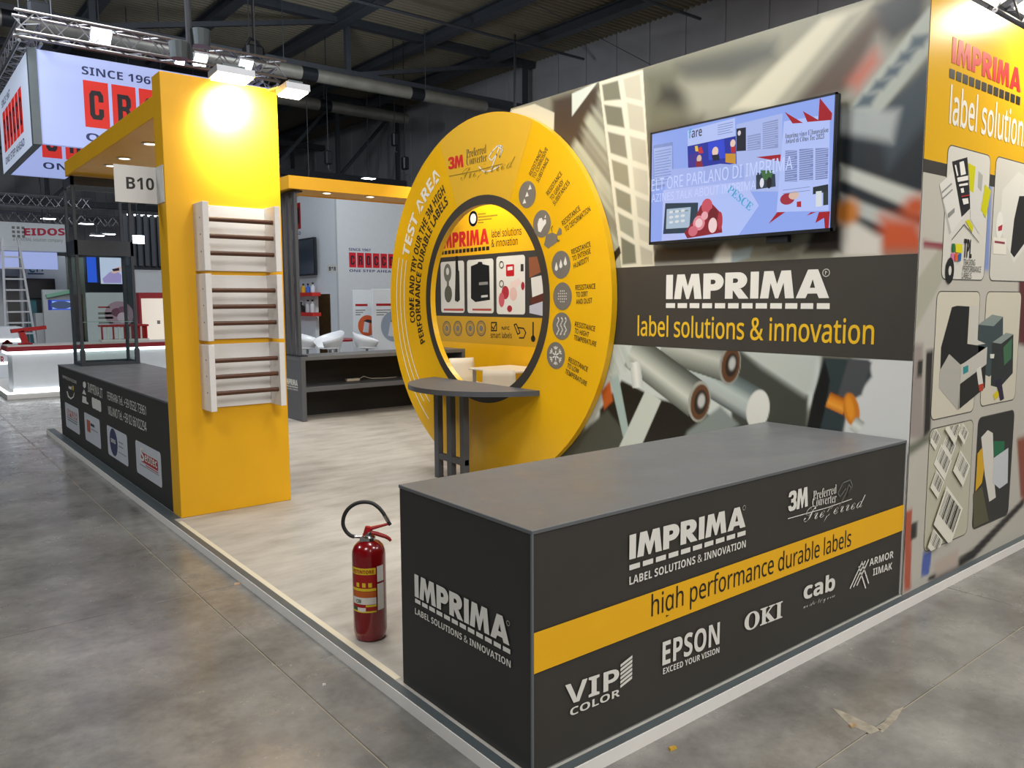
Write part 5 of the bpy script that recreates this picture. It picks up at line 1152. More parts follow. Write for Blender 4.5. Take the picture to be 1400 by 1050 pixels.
# ------------------------------------------------------------------ floodlights on the stand and hanging nearby
def flood(name, label, c, w_, d_, tilt, cool=False, arm=None):
    t = thing(name, label, 'floodlight', c, 'rectangular floodlights above the stands')
    x, y, z = c; ca, sa = math.cos(R(tilt)), math.sin(R(tilt))
    def q(u, v, h): return (x+u, y+v*ca-h*sa, z+v*sa+h*ca)
    def bx(u0, v0, h0, u1, v1, h1):
        b = B(); b.box((u0, v0, h0), (u1, v1, h1)); b.v = [q(*p) for p in b.v]; return b
    bx(-w_/2, -d_/2, .012, w_/2, d_/2, .06).build('housing', M_alu, t)
    bx(-w_*.3, -d_*.3, .06, w_*.3, d_*.3, .09).build('heat_sink', M_alud, t)
    bx(-w_/2+.012, -d_/2+.012, .0, w_/2-.012, d_/2-.012, .0115).build('lens', M_lampc if cool else M_lamp, t)
    if arm: B().tube([q(0, 0, .09)]+arm, .012, 8).build('arm', M_alud, t)
    return t
yA = 6.02
fx, fz = (2.168,3.345)
flood('floodlight', 'wide rectangular floodlight on an arm right above the yellow column', (fx, yA, fz-.01), .28, .20, -4, arm=[(fx, 6.3, fz+.10), (fx, 6.49, KH+.004)])
spot('column_flood_beam', (2.33, 6.08, fz-.04), (2.36, 6.383, 3.16), 230, 116, .9, .06, (1, .95, .82))
f2 = (2.591,3.265)
flood('floodlight', 'second rectangular floodlight, just right of the yellow column top', (f2[0], 5.9, f2[1]), .19, .20, -5, arm=[(f2[0]-.02, 6.3, f2[1]+.12), (2.62, 6.49, KH+.004)])
# floods of the right front panel (above the frame)
flood('floodlight', 'rectangular floodlight above the far right front panel', (6.15, 1.55, 3.72), .36, .24, 12, arm=[(6.15, 1.9, 3.85), (6.15, 2.09, HW+.004)])
spot('panel_flood_beam', (6.15, 1.62, 3.68), (6.0, 2.03, 3.05), 110, 130, .8, .08, (1, .93, .76))

# ------------------------------------------------------------------ box trusses
def truss(name, label, p, q, s, step=.5):
    """square lattice truss, p and q are the ends of the lower near chord axis centre"""
    t = thing(name, label, 'truss', tuple((Vector(p)+Vector(q))/2)); p = Vector(p); q = Vector(q); d = (q-p).normalized()
    side = d.cross(Vector((0, 0, 1))).normalized()*s; upv = Vector((0, 0, s)); C4 = [Vector((0, 0, 0)), side, side+upv, upv]
    for c in C4: B().tube([p+c, q+c], .025, 8).build('chord', M_truss, t, smooth=True)
    L = (q-p).length; n = max(2, int(L/step)); b = B()
    for i in range(n):
        a = p+d*(L*i/n); m_ = p+d*(L*(i+.5)/n); e_ = p+d*(L*(i+1)/n)
        for k in range(4):
            c0, c1 = C4[k], C4[(k+1) % 4]
            b.bar(a+c0, m_+c1, .016); b.bar(m_+c1, e_+c0, .016)
    b.build('lattice', M_truss, t, kind='stuff')
    for f_ in (.12, .88):
        c = p+(q-p)*f_+side/2+upv; B().tube([c, (c[0], c[1], rz(0, c[1]))], .012, 6).build('cable', M_steel, t)
    return t
tz = (1.847,5.636)[1]; tx = (1.847,5.636)[0]
BX0, BY0, BZ0, BZ1 = 2.09, 14.5, 4.175, 5.60; BX1 = (5.946,5.22)[0]; BY1 = 18.38
truss('box_truss', 'front aluminium truss hanging over the lit white and red banner', (tx, 14.1, tz), ((5.948,5.556)[0], 14.1, tz), .29)
truss('box_truss', 'left aluminium truss running back above the lit banner', (tx+.1, 14.3, tz), (tx+.1, 22.0, tz), .29)
truss('box_truss', 'aluminium truss crossing behind the top of the yellow column at its right', (5.7, 14.3, tz), (5.7, 22.0, tz), .29)
truss('box_truss', 'distant aluminium truss seen low at the left above the far booths', (-6, 28.5, 4.6), (5.5, 28.5, 4.6), .35)
truss('box_truss', 'second distant truss between the showcase posts', (0, 31.5, 4.35), (9, 31.5, 4.35), .35)
truss('box_truss', 'bright truss hanging above the far right front panel', ((7.7,4.387)[0], 3.2, (8.587,4.389)[1]-.22), (9.5, 3.2, (8.587,4.389)[1]-.22), .26)
flood('truss_floodlight', 'bright floodlight on the truss over the far right front panel', ((7.687,4.278)[0], 2.9, (7.687,4.278)[1]), .34, .22, -25)
flood('truss_floodlight', 'floodlight at the right picture edge on the truss over the front panel', ((8.372,4.341)[0], 2.9, (8.372,4.341)[1]), .3, .2, -25)
for i, (px, py) in enumerate(((135,52),(243,83),(270,84),(331,92))):
    c = (((2.969,5.742), (4.139,5.633), (4.457,5.666), (5.209,5.701))[i])
    flood('truss_floodlight', ('brightest square floodlight on the front truss, above the lit banner', 'small tilted floodlight on the truss, left of the pair above the column', 'square floodlight on the truss behind the top of the yellow column', 'rightmost square floodlight on the front truss')[i], (c[0], 13.78, c[1]), (.30, .16, .22, .24)[i], .24, -40, True)
for (px_, lab) in (((2.224,6.042), 'black chain motor clamp on the corner of the front truss'), ((5.538,6.041), 'black chain motor clamp at the right end of the front truss')):
    x, z = px_[0], tz+.56
    t = thing('chain_motor', lab, 'hoist', (x, 14.25, z-.2))
    B().bev((x-.16, 14.12, z-.2), (x+.16, 14.4, z+.02), .04).build('motor_body', M_bmetal, t)
    B().tube([(x-.13, 14.25, z), (x-.05, 14.25, z+.14), (x+.08, 14.25, z+.10), (x+.2, 14.25, z-.1)], .03, 8).build('lifting_loop', M_bmetal, t, smooth=True)
    B().tube([(x, 14.25, z+.1), (x, 14.25, rz(0, 14.25))], .012, 6).build('chain', M_bmetal, t)
x, z = (4.043,5.876)
hb = thing('roof_lamp_cluster', 'dark rod hanging from the roof with two grey drum lamps', 'lamp', (x, 13, z-.5))
B().tube([(x, 13, z-.45), (x, 13, rz(0, 13))], .05, 8).build('rod', M_steel, hb)
for dx, dz in ((.18, -.1), (-.16, -.35)): B().lathe([(.13, z+dz-.12), (.15, z+dz+.12), (.12, z+dz+.13)], (x+dx, 13, 0), 20).build('lamp_drum', M_alud, hb)

# ------------------------------------------------------------------ hanging lit banner of the neighbouring booth
bn = thing('hanging_banner', 'big hanging square ring of lit bluish white banners with red lettered boxes', 'banner', (4.4, 16.4, BZ0))
B().box((BX0, BY0, BZ0), (BX1, BY0+.10, BZ1)).build('banner_face', M_box, bn)
B().box((BX0, BY0+.10, BZ0), (BX0+.10, BY1, BZ1)).build('banner_face', M_boxw, bn)
B().box((BX1-.10, BY0+.10, BZ0), (BX1, BY1, BZ1)).build('banner_face', M_boxw, bn)
B().box((BX0+.1, BY1-.10, BZ0), (BX1-.1, BY1, BZ1)).build('banner_face', M_box, bn)
b = B(); b.box((BX0-.02, BY0-.02, BZ0-.02), (BX0+.10, BY0+.11, BZ1+.01)); b.build('corner_profile', M_alud, bn)
B().box((BX0, BY0+.10, BZ0-.02), (BX0+.10, BY1, BZ0-.001)).build('corner_profile', M_alud, bn)
PB1 = Pl('Y', BY0, -1); PB2 = Pl('Y', BY1-.10, -1); PB3 = Pl('X', BX0, -1)
def logo(pl, x0, z0, wd, ht, gap, s, par, pitch, since=True, step_=True, fat=.02, mr=None, st_='ONE STEP AHEAD', side=1):
    mr = mr or M_redl
    for i, ch in enumerate('CROCCO'):
        a = x0+side*i*pitch; b = B(); b.shape(pl, rect((a, z0), (a+side*wd, z0+ht)), 2); b.build('red_letter_box', mr, par)
        heavy('r' if ch == 'R' else ch, pl, (a+side*wd*.22, z0+ht*.18), (a+side*wd*.78, z0+ht*.18), ht*.62, M_ink_kk, par, k=5)
    e_ = x0+side*(5*pitch+wd)
    txt('SINCE 1967', pl, (x0-side*.02*wd, z0+ht*1.12), (x0+side*(e_-x0)*side*.47, z0+ht*1.12), ht*.17, M_navy, par, k=3, up=U)
    txt(st_, pl, (x0, z0-ht*.30), (e_, z0-ht*.30), ht*.17, M_navy, par, k=3, up=U)
M_ink_kk = mat('dark_box_letter', '1C1A22', .5)
a0_ = (2.818,5.253); a1_ = (3.203,5.271); a2_ = (2.799,4.522); a3_ = (3.224,5.263)
logo(PB1, a0_[0], a2_[1]-.01, a1_[0]-a0_[0]-.02, a0_[1]-a2_[1], 0, 0, bn, a3_[0]-a0_[0]+.01)
bb0 = (2.754,4.556); bb1 = (3.099,4.549); bb2 = (3.164,4.556)
logo(PB2, bb0[0], bb0[1], bb1[0]-bb0[0], a0_[1]-a2_[1], 0, 0, bn, bb2[0]-bb0[0])
logo(PB3, (15.601,5.286)[0]+2.35, a2_[1]-.01, a1_[0]-a0_[0]-.02, a0_[1]-a2_[1], 0, 0, bn, a3_[0]-a0_[0]+.01, side=-1)

# ------------------------------------------------------------------ neighbouring booth: desk, walls, stools
nb = thing('booth_platform', 'low white booth platform with lit edge behind the black counter', 'platform', (5, 20, HZ))
B().bev((1.72, 16.80, HZ), (16.0, 26.6, .04), .004).build('deck', M_white, nb)
B().box((1.715, 16.79, .041), (5.5, 16.84, .066)).build('light_strip', M_strip, nb)
B().box((1.715, 16.84, .041), (1.76, 20, .066)).build('light_strip', M_strip, nb)
dk = thing('reception_desk', 'long white reception desk with dark red top edge and light strips, behind the showcase', 'desk', (3.6, 17.5, .04))
B().bev((1.88, 17.22, .041), (5.6, 17.9, .74), .004).build('desk_body', M_gwall, dk)
B().box((1.80, 17.15, .795), (5.65, 17.95, .88)).build('red_top_band', mat('dark_red_band', '8E1A28', .4), dk)
B().box((1.80, 17.17, .745), (5.65, 17.93, .794)).build('light_strip', M_strip, dk)
B().box((1.82, 17.17, .881), (5.63, 17.93, .90)).build('desk_top', M_white, dk)
B().box((1.87, 17.19, .041), (5.6, 17.215, .085)).build('light_strip', M_strip, dk)
hl = thing('red_gooseneck_lamp', 'red angular desk lamp on the white neighbouring desk', 'lamp', (2.15, 17.55, .9))
lx, ly = 2.15, 17.55
B().bev((lx-.12, ly-.06, .901), (lx+.12, ly+.06, .93), .01).build('lamp_foot', M_redp, hl)
B().bar((lx, ly, .93), (lx-.06, ly, 1.16), .14, .10).build('lamp_stem', M_redp, hl)
B().bar((lx-.22, ly, 1.16), (lx+.36, ly, 1.22), .14, .07).build('lamp_head', M_redp, hl)
cu = thing('white_cube_counter', 'white lit cube counter at the left edge, in front of the ladder', 'counter', (1.0, 21, .041))
c0 = (1.638,0.817); c1 = (2.485,1.158)
B().bev((c0[0], 20.5, .041), (c1[0], 21.6, c1[1]), .006).build('counter_body', M_cwall, cu)
B().box((c0[0], 20.49, c1[1]-.32), (c1[0], 20.50, c1[1]-.26)).build('light_strip', M_strip, cu)
B().box((c0[0], 20.49, .35), (c1[0], 20.50, .40)).build('light_strip', M_strip, cu)
PCU = Pl('Y', 20.49, -1)
lines_obj('red_emblem', PCU, line([(2.069,0.672),(2.118,0.799),(2.175,0.845),(2.227,0.795),(2.274,0.664)], .08), M_redp, cu, 2)
txt('CR', PCU, (1.956,0.373), (2.091,0.365), .16, M_redp, cu, k=2, up=U)
# convex white booth block with the television, shelves and doorway
KX, KY = (9.415,1.917)[0], 19.0; ZT = 4.62
bk = thing('booth_room', 'white booth room with red lettered boxes, television and product shelves beyond the yellow far beam', 'booth', (KX+2, 22, 0))
d0, d1 = (20.45,1.129)[0], (19.502,1.146)[0]; dz = (19.895,1.888)[1]
B().box((KX, KY, 0.04), (15.8, KY+.1, ZT)).build('front_wall', M_gwall, bk)
B().box((KX, KY+.1, 0.04), (KX+.1, d1, ZT)).build('side_wall', M_cwall, bk)
B().box((KX, d1, dz), (KX+.1, d0, ZT)).build('door_lintel', M_cwall, bk)
B().box((KX, d0, 0.04), (KX+.1, 27.4, ZT)).build('side_wall', M_cwall, bk)
B().box((KX+1.3, KY+.1, 0.04), (KX+1.4, 27.4, ZT)).build('store_back_wall', mat('dim_brown_store', '5A4630', .6, noise=.2), bk)
PKf = Pl('Y', KY, -1); PKs = Pl('X', KX, -1)
g0, g1, g2, g3 = (9.74,2.965), (9.941,2.962), (9.728,2.576), (9.973,2.954)
logo(PKf, g0[0], g2[1], g1[0]-g0[0], g0[1]-g2[1], 0, 0, bk, g3[0]-g0[0], mr=mat('red_print', 'C01626', .5))
h0, h1 = (22.728,4.735), (21.204,4.479)
for i, (pa_, pb_) in enumerate((((384, 276), (388, 318)), ((397, 276), (403, 314)), ((407, 276), (413, 314)))): pass
for q0_, q1_ in (((23.038,3.738), (22.634,4.578)), ((21.917,3.723), (21.603,4.457)), ((21.562,3.719), (21.207,4.439))):
    b = B(); b.shape(PKs, rect(q0_, q1_), 2); b.build('red_letter_box', M_redp, bk)
    b = B(); w2 = (q1_[0]-q0_[0]); h2 = q1_[1]-q0_[1]; b.shape(PKs, rect((q0_[0]+w2*.3, q0_[1]+h2*.2), (q0_[0]+w2*.72, q0_[1]+h2*.82)), 3); b.build('letter_block', M_ink_kk, bk)
txt('AHEAD', PKs, (21.979,3.603), (21.228,3.553), .09, M_navy, bk, k=3, up=U)
sgn = B(); sgn.shape(PKs, rect((19.636,2.448), (19.065,2.658)), 2); sgn.build('number_sign', M_white, bk)
txt('B18', PKs, (19.524,2.502), (19.117,2.489), .10, M_ink_k, bk, k=4, up=U, fat=.01)
ntv = thing('wall_television', 'dark switched-off television on the white wall of the neighbouring booth', 'television', (KX-.1, 24, 2.2))
v0, v1 = (21.529,2.397), (20.059,3.41)
B().bev((KX-.16, v1[0], v0[1]), (KX-.08, v0[0], v1[1]), .01).build('casing', M_bmetal, ntv)
B().box((KX-.165, v1[0]+.04, v0[1]+.04), (KX-.161, v0[0]-.04, v1[1]-.04)).build('screen', mat('dark_screen', '2A3442', .15), ntv)
B().box((KX-.08, (v0[0]+v1[0])/2-.2, 2.5), (KX-.002, (v0[0]+v1[0])/2+.2, 2.9)).build('wall_bracket', M_bmetal, ntv)
for i, (sz_, lab) in enumerate((((20.68,1.934)[1], 'upper red wall shelf with small coloured bottles'), ((20.721,1.39)[1], 'lower red wall shelf with a black round product'))):
    y1_, y0_ = (21.771,1.946)[0], (20.073,1.928)[0]
    s_ = thing('wall_shelf', lab, 'shelf', (KX-.12, (y0_+y1_)/2, sz_-.06))
    B().bev((KX-.25, y0_, sz_-.10), (KX-.002, y1_, sz_), .004).build('shelf_board', mat('red_shelf', 'C02A20', .5) if i == 0 else bpy.data.materials['red_shelf'], s_)
    for j, (px_, col, hh) in enumerate((((.12, 'C8CCD4', .22), (.30, '3C68C0', .20), (.48, 'D8A020', .20), (.66, '9098A0', .22), (.84, '30343A', .2)) if i == 0 else ((.15, 'C8C8CC', .30), (.32, 'B8B8BC', .30), (.62, '202226', .24)))):
        y = y0_+(y1_-y0_)*px_; r__ = .06 if i == 0 else (.07 if j < 2 else .11)
        m_ = bpy.data.materials.get('product_'+col) or mat('product_'+col, col, .4)
        t = thing('bottle' if i == 0 or j < 2 else 'round_device', ['small %s bottle on the upper red shelf' % ('silver capped', 'blue', 'yellow', 'grey', 'dark')[j] if i == 0 else ('pale bottle at the right end of the lower red shelf', 'pale bottle second from the right on the lower red shelf', 'black round product on the lower red shelf')[j]][0], 'bottle' if i == 0 or j < 2 else 'device', (KX-.13, y, sz_), 'products on the red shelves')
        B().lathe([(r__, sz_+.001), (r__, sz_+hh*.7), (r__*.4, sz_+hh*.85), (r__*.4, sz_+hh)], (KX-.13, y, 0), 14).build('body', m_, t, smooth=True)
        B().lathe([(r__*.45, sz_+hh+.001), (r__*.45, sz_+hh+.05)], (KX-.13, y, 0), 12).build('cap', M_ink_kk, t)
# store shelves seen in the doorway
st = thing('store_rack', 'dim storage rack with boxes seen through the neighbouring doorway', 'rack', (KX+.9, (d0+d1)/2, .05))
for z_ in (.5, 1.0, 1.5, 2.0): B().box((KX+.75, d1-.1, z_), (KX+1.28, d0+.6, z_+.04)).build('shelf', M_alud if z_ < 1.1 else bpy.data.materials['dim_brown_store'], st)
for y_ in (d1+.2, d0+.3): B().box((KX+.78, y_, .05), (KX+.83, y_+.05, 2.4)).build('upright', M_bmetal, st)
area('store_fill_light', (KX+.5, d0+.3, 3.6), (KX+1.0, d0+.2, 1.5), 30, .3, .3, (1, .85, .6))  # added fill so the store shelves show through the doorway
cbx = thing('cardboard_box', 'small brown cardboard box on the storage rack in the doorway', 'box', (KX+.9, (d0+d1)/2, 1.04))
B().bev((KX+.8, (d0+d1)/2-.05, 1.041), (KX+1.1, (d0+d1)/2+.3, 1.28), .005).build('carton', mat('cardboard', '9A8058', .7), cbx)
# display boards and tub stools
def board(label, x0, x1, y, z0, z1, cx, ccol):
    t = thing('display_board', label, 'board', ((x0+x1)/2, y, .05))
    B().bev((x0, y, HZ), (x1, y+.06, z1), .004).build('board_panel', M_cwall, t)
    pl = Pl('Y', y, -1); wd = x1-x0
    b = B(); b.shape(pl, rect((x0+wd*.10, z1-.36), (x0+wd*.62, z1-.31)), 2); b.build('red_heading', M_redp, t)
    for i in range(3):
        b = B(); b.shape(pl, rect((x0+wd*.10, z1-.44-.05*i), (x0+wd*(.52-.10*i), z1-.46-.05*i)), 2); b.build('text_line', M_ink_g, t)
    r__ = wd*.40; cc = (x0+wd*(1-r__/wd-.01) if cx > .6 else x0+wd*.62, z1-.80)
    cir = [(ccol, ell(cc, r__, r__, 24))]
    cir += [('C6CAD0', [(cc[0]-r__*.5, cc[1]-r__*.6), (cc[0]+r__*.1, cc[1]-r__*.7), (cc[0]+r__*.2, cc[1]+.05), (cc[0]-r__*.3, cc[1]+.1)]), ('2A2C30', [(cc[0]-.1, cc[1]+.1), (cc[0]+r__*.5, cc[1]+.05), (cc[0]+r__*.5, cc[1]+r__*.5), (cc[0], cc[1]+r__*.6)])]
    art('round_photo', pl, cir, t, k0=3)
    return t
e0, e1 = (8.529,2.056), (9.094,2.061)
board('white display board with an orange round photo beyond the far counter', *[(8.319,1.95)[0], (8.909,1.953)[0]], 16.1, .05, (8.009,1.941)[1], .85, 'C85A30')
board('grey display board with a grey round photo nearest the ring', *[(8.213,1.966)[0], (9.057,1.971)[0]], 15.0, .05, (8.213,1.951)[1], .55, '8C98A8')
def tub(label, x, y, z0, s, rz):
    t = thing('tub_stool', label, 'stool', (x, y, z0-.72), 'white moulded tub stools')
    n = 20; b = B(); vs = []
    for i in range(n+1):
        a = R(-150+300*i/n)+rz; k = abs(i/n-.5)*2; top = .46-.26*k**1.2
        for j, (rr2, zz) in enumerate(((.12, .02), (.26, .06), (.33, .5*top+.05), (.36, top))): vs.append((x+s*rr2*math.cos(a), y+s*rr2*math.sin(a), z0+s*zz))
    b.add(vs, [(i*4+j, i*4+j+1, (i+1)*4+j+1, (i+1)*4+j) for i in range(n) for j in range(3)])
    o = b.build('shell', M_plastw, t, smooth=True); md = o.modifiers.new('s', 'SOLIDIFY'); md.thickness = .02
    B().lathe([(.02, z0+.02), (.27*s, z0+.04), (.27*s, z0+.07), (.02, z0+.09)], (x, y, 0), 20).build('seat_pad', M_plastw, t, smooth=True)
    B().lathe([(.22, z0-.72), (.03, z0-.69), (.03, z0+.02)], (x, y, 0), 16).build('pedestal', M_chrome, t, smooth=True)
tub('leftmost white moulded tub stool beyond the far counter', (6.979,0.81)[0], 15.6, .68, .85, R(140))
tub('white moulded tub stool in the middle, its high back in front of the doorway', (6.997,0.85)[0], 14.6, .72, .85, R(10))
tub('rightmost white moulded tub stool in front of the display boards', (7.837,0.802)[0], 14.6, .70, .80, R(150))
rt_ = thing('red_round_table', 'low red table top between the white tub stools', 'table', ((8.281,1.051)[0], 16.95, .05))
B().lathe([(.03, .76), (.60, .78), (.60, .82), (.03, .83)], ((8.281,1.051)[0], 16.95, 0), 28).build('table_top', M_redp, rt_)
B().lathe([(.3, .05), (.05, .08), (.05, .77)], ((8.281,1.051)[0], 16.95, 0), 16).build('pedestal', M_chrome, rt_)

# ------------------------------------------------------------------ far booths at the left, seen around and through the showcase
eb = thing('hanging_header_sign', 'white hanging header sign with red lettering and a dot grid, far left', 'sign', (-1, 29, 3.2))
E0, E1, E2 = (2.309,3.209), (4.868,3.295), (4.918,4.178)
B().bev((E0[0], 29, E1[1]), (E1[0], 29.3, E2[1]), .01).build('header_panel', M_cwall, eb)
PE = Pl('Y', 29, -1); M_ered = mat('crimson_lettering', 'B8103C', .5)
txt('EIDOS', PE, (3.725,3.775), (4.857,3.828), (3.739,4)[1]-(3.725,3.775)[1], M_ered, eb, fat=.02, k=2, up=U)
for i in range(9):
    c = (3.448,4.007); b = B(); b.shape(PE, rect((c[0]+.13*(i % 3)-.04, c[1]-.13*(i//3)-.04), (c[0]+.13*(i % 3)+.04, c[1]-.13*(i//3)+.04)), 2); b.build('grid_dot', M_ink_g, eb)
txt('a POVERAL solution company', PE, (3.423,3.604), (4.782,3.616), .10, M_ink_g, eb, st='sans', k=2, up=U)
b = B(); b.box((E0[0], 29.02, E1[1]-.55), ((4.599,3.286)[0], 29.2, E1[1]-.02)); b.build('lit_lower_header', M_box, eb)
for X in (E0[0]+.5, E1[0]-.6): B().tube([(X, 29.15, E2[1]), (X, 29.15, rz(0, 29.15))], .02, 6).build('cable', M_steel, eb)
txt('BECK', Pl('Y', 29.02, -1), (3.292,3.353), (3.998,3.379), .28, M_navy, eb, st='sans', k=2, up=U)
ld = thing('step_ladder', 'tall aluminium step ladder standing open at the far left', 'ladder', (2.8, 23.5, .041))
def lp(px, py, y=23.5): 
    return None
LT, LB, RT, RB, L3, L4 = (2.545,3.305), (2.46,0.665), (2.885,3.266), (3.113,0.64), (2.952,3.251), (3.005,0.633)
def V3(p, y): return (p[0], y, p[1])
for a, c, y in ((LT, LB, 23.5), (RT, RB, 23.5), ((2.493,3.213), (2.336,0.67), 24.3), ((2.915,3.231), (2.935,0.647), 24.3)):
    d_ = (Vector(V3(c, y))-Vector(V3(a, y))); f_ = (a[1]-.08)/(a[1]-c[1]); e_ = Vector((a[0], y, a[1]))+Vector((c[0]-a[0], 0, c[1]-a[1]))*f_
    B().bar((a[0], y if y < 24 else 23.6, a[1]), (e_[0], y, .08), .06, .05).build('rail', M_alu, ld)
for i in range(10):
    f_ = (i+.7)/12.; a = Vector((LT[0], 23.5, LT[1])).lerp(Vector((LB[0], 23.5, LB[1])), f_*1.25); c = Vector((RT[0], 23.5, RT[1])).lerp(Vector((RB[0], 23.5, RB[1])), f_*1.25)
    if a[2] > .1: B().bar(a, (c[0], 23.5, a[2]), .05, .04).build('rung', M_alu, ld)
# teal / white booth behind
fb2 = thing('booth_wall', 'pale booth wall with teal lower part and a coloured lettered sign, far left', 'booth', (0, 31, 0))
q0, q1, q2 = (3.081,0.341), (4.976,2.529), (5.019,3.275)
B().box(((2.477,0.364)[0], 31, HZ), ((3.872,0.311)[0], 31.2, (3.471,3.346)[1])).build('grey_wall', M_gwall, fb2)
B().box(((3.899,3.24)[0], 30.6, HZ), ((5.085,3.277)[0], 30.8, (4.517,3.259)[1])).build('white_wall', M_cwall, fb2)
B().box(((3.899,3.24)[0], 30.57, HZ), ((4.843,3.269)[0], 30.595, (4.433,1.831)[1])).build('teal_panel', M_teal, fb2)
B().box(((5.085,3.277)[0], 30.9, HZ), ((5.967,3.304)[0], 31.0, (5.395,3.236)[1])).build('olive_wall', mat('olive_grey_wall', '8C9080', .6), fb2)
B().box(((3.34,2.554)[0], 30.55, HZ), ((3.671,2.559)[0], 30.7, (3.422,2.556)[1])).build('dark_cabinet', mat('brown_grey_cabinet', '4A4442', .5), fb2)
txt('eri', Pl('Y', 30.6, -1), (4.003,2.674), (4.407,2.73), .42, mat('teal_lettering', '2A6A80', .5), fb2, st='sans', fat=.01, k=3, up=U)
b = B(); b.shape(Pl('Y', 30.6, -1), rect((3.959,2.625), (4.425,2.669)), 3); b.build('underline', M_navy, fb2)
t = thing('dark_screen', 'large black screen on the teal booth wall', 'screen', ((4.225,2.137)[0], 30.3, 1.6))
B().bev(((3.886,1.83)[0], 30.4, (3.886,1.83)[1]), ((4.706,2.486)[0], 30.5, (4.706,2.486)[1]), .01).build('screen_panel', mat('black_screen', '0A0A0C', .3), t)
B().box(((4.148,2.022)[0], 30.5, HZ), ((4.274,2.022)[0], 30.56, (4.359,2.023)[1])).build('stand_leg', M_bmetal, t)
t = thing('info_screen', 'blue lit information screen behind the showcase, far left', 'screen', ((4.286,1.593)[0], 28, 1))
B().bev(((3.975,1.327)[0], 28, HZ), ((4.814,1.315)[0], 28.2, (4.615,2.089)[1]), .01).build('stand_panel', M_gwall, t)
art('screen_picture', Pl('Y', 28, -1), [('3A5CC8', rect((4.101,1.46), (4.758,1.771))), ('1E2E80', rect((4.101,1.46), (4.198,1.773))), ('A8C0F0', rect((4.222,1.504), (4.735,1.726))), ('3A4A6A', ell((4.467,1.614), .3, .12))], t, M_screen, 2)
b = B(); b.bar(((4.052,1.885)[0], 27.9, (4.052,1.885)[1]), ((4.757,2.043)[0], 27.9, (4.757,2.043)[1]), .2, .1); b.build('green_canopy_edge', mat('pale_green_edge', '7FB89C', .4), t)
t = thing('big_video_wall', 'large lit blue and white video wall seen through the showcase', 'screen', ((5.518,2.662)[0], 27, 1))
B().bev(((5.028,2.211)[0], 27, HZ), ((6.033,2.219)[0], 27.3, (5.502,3.129)[1]), .01).build('wall_frame', M_bmetal, t)
art('screen_picture', Pl('Y', 27, -1), [('2C5CE0', rect((5.053,2.299), (5.358,3.102))), ('14203C', rect((5.315,2.302), (5.46,3.105))), ('C4CCE8', rect((5.414,2.258), (6.038,3.123))), ('A090C8', [(5.464,2.415),(5.68,2.62),(5.889,2.669),(6.008,2.536),(5.995,2.286),(5.497,2.282)]), ('E0B0A8', [(5.72,2.598),(5.853,2.758),(6.022,2.807),(5.993,2.648),(5.801,2.577)]), ('2A2230', [(5.746,2.711),(5.957,2.76),(5.952,2.67),(5.784,2.644)])], t, M_screen, 2)
# red / white displays of the neighbour behind the desk
t = thing('display_board', 'white display board with a round red photo seen through the showcase', 'board', ((3.977,1.422)[0], 19.5, .05))
B().bev(((3.596,1.428)[0], 19.5, .041), ((4.384,1.416)[0], 19.56, (3.929,1.91)[1]), .004).build('board_panel', M_gwall, t)
pl = Pl('Y', 19.5, -1)
art('round_photo', pl, [('A88898', ell((4.247,1.418), .30, .30, 24)), ('6A3A50', ell((4.204,1.468), .12, .10, 12)), ('C8B0C0', ell((4.32,1.351), .12, .12, 12)), ('7A4A60', ell((4.314,1.533), .08, .07, 12))], t, k0=2)
b = B(); b.shape(pl, rect((3.823,1.57), (4.061,1.601)), 2); b.build('red_heading', M_redp, t)
for i in range(3):
    b = B(); p_ = (3.817,1.473); b.shape(pl, rect((p_[0], p_[1]-.1*i), (p_[0]+.30, p_[1]-.1*i-.05)), 2); b.build('text_line', M_ink_g, t)
t = thing('red_crate_bench', 'small red and white slatted display bench on the desk behind the showcase', 'bench', ((3.691,0.962)[0], 17.5, .90))
z0_ = .902; xa, xb_ = (3.445,0.868)[0], (4.337,0.834)[0]
B().bev((xa, 17.4, z0_), (xb_, 17.7, z0_+.05), .004).build('bench_base', M_white, t)
B().bev((xa, 17.4, z0_+.30), (xb_, 17.7, z0_+.34), .004).build('top_rail', M_redp, t)
for i in range(9):
    x = xa+(xb_-xa)*i/8.6; B().bev((x, 17.4, z0_+.05), (x+.03, 17.43, z0_+.30), .003).build('slat', M_white if i % 2 else M_redp, t)
B().bev((xa+(xb_-xa)*.62, 17.45, z0_+.05), (xb_-.02, 17.7, z0_+.30), .01).build('red_box', M_redp, t)
t = thing('lit_display_niche', 'lit white display niche with a dark red frame, left of the yellow column', 'display', ((5.096,1.227)[0], 20, .05))
B().bev(((4.795,0.717)[0], 20, .041), ((5.654,0.684)[0], 20.25, (4.968,1.917)[1]), .004).build('red_frame', mat('deep_red_panel', '8E1622', .4), t)
M_niche = mat('warm_lit_panel', 'E8DCCC', .5, emit=.28, ecol='F4E8D8')
B().box(((4.843,0.715)[0], 19.985, .041), ((5.654,0.684)[0], 19.999, (4.961,1.78)[1])).build('lit_panel', M_niche, t)
b = B(); b.shape(Pl('Y', 19.985, -1), rect((5.17,1.174), (5.24,1.259)), 2); b.build('printed_square', M_ink_g, t)
t = thing('slatted_dark_wall', 'dark slatted wall with a lit top edge behind the upper showcase', 'wall', ((6.033,3.392)[0], 24, 2))
xs0, xs1 = (5.426,3.367)[0], (7.025,3.434)[0]; zs0, zs1 = (5.994,2.617)[1], (5.879,4.131)[1]
B().box((xs0, 24, zs0), (xs1, 24.3, zs1)).build('wall_core', M_bmetal, t)
B().box((xs0, 24, .041), (xs0+.2, 24.3, zs0)).build('support', M_bmetal, t); B().box((xs1-.2, 24, .041), (xs1, 24.3, zs0)).build('support', M_bmetal, t)
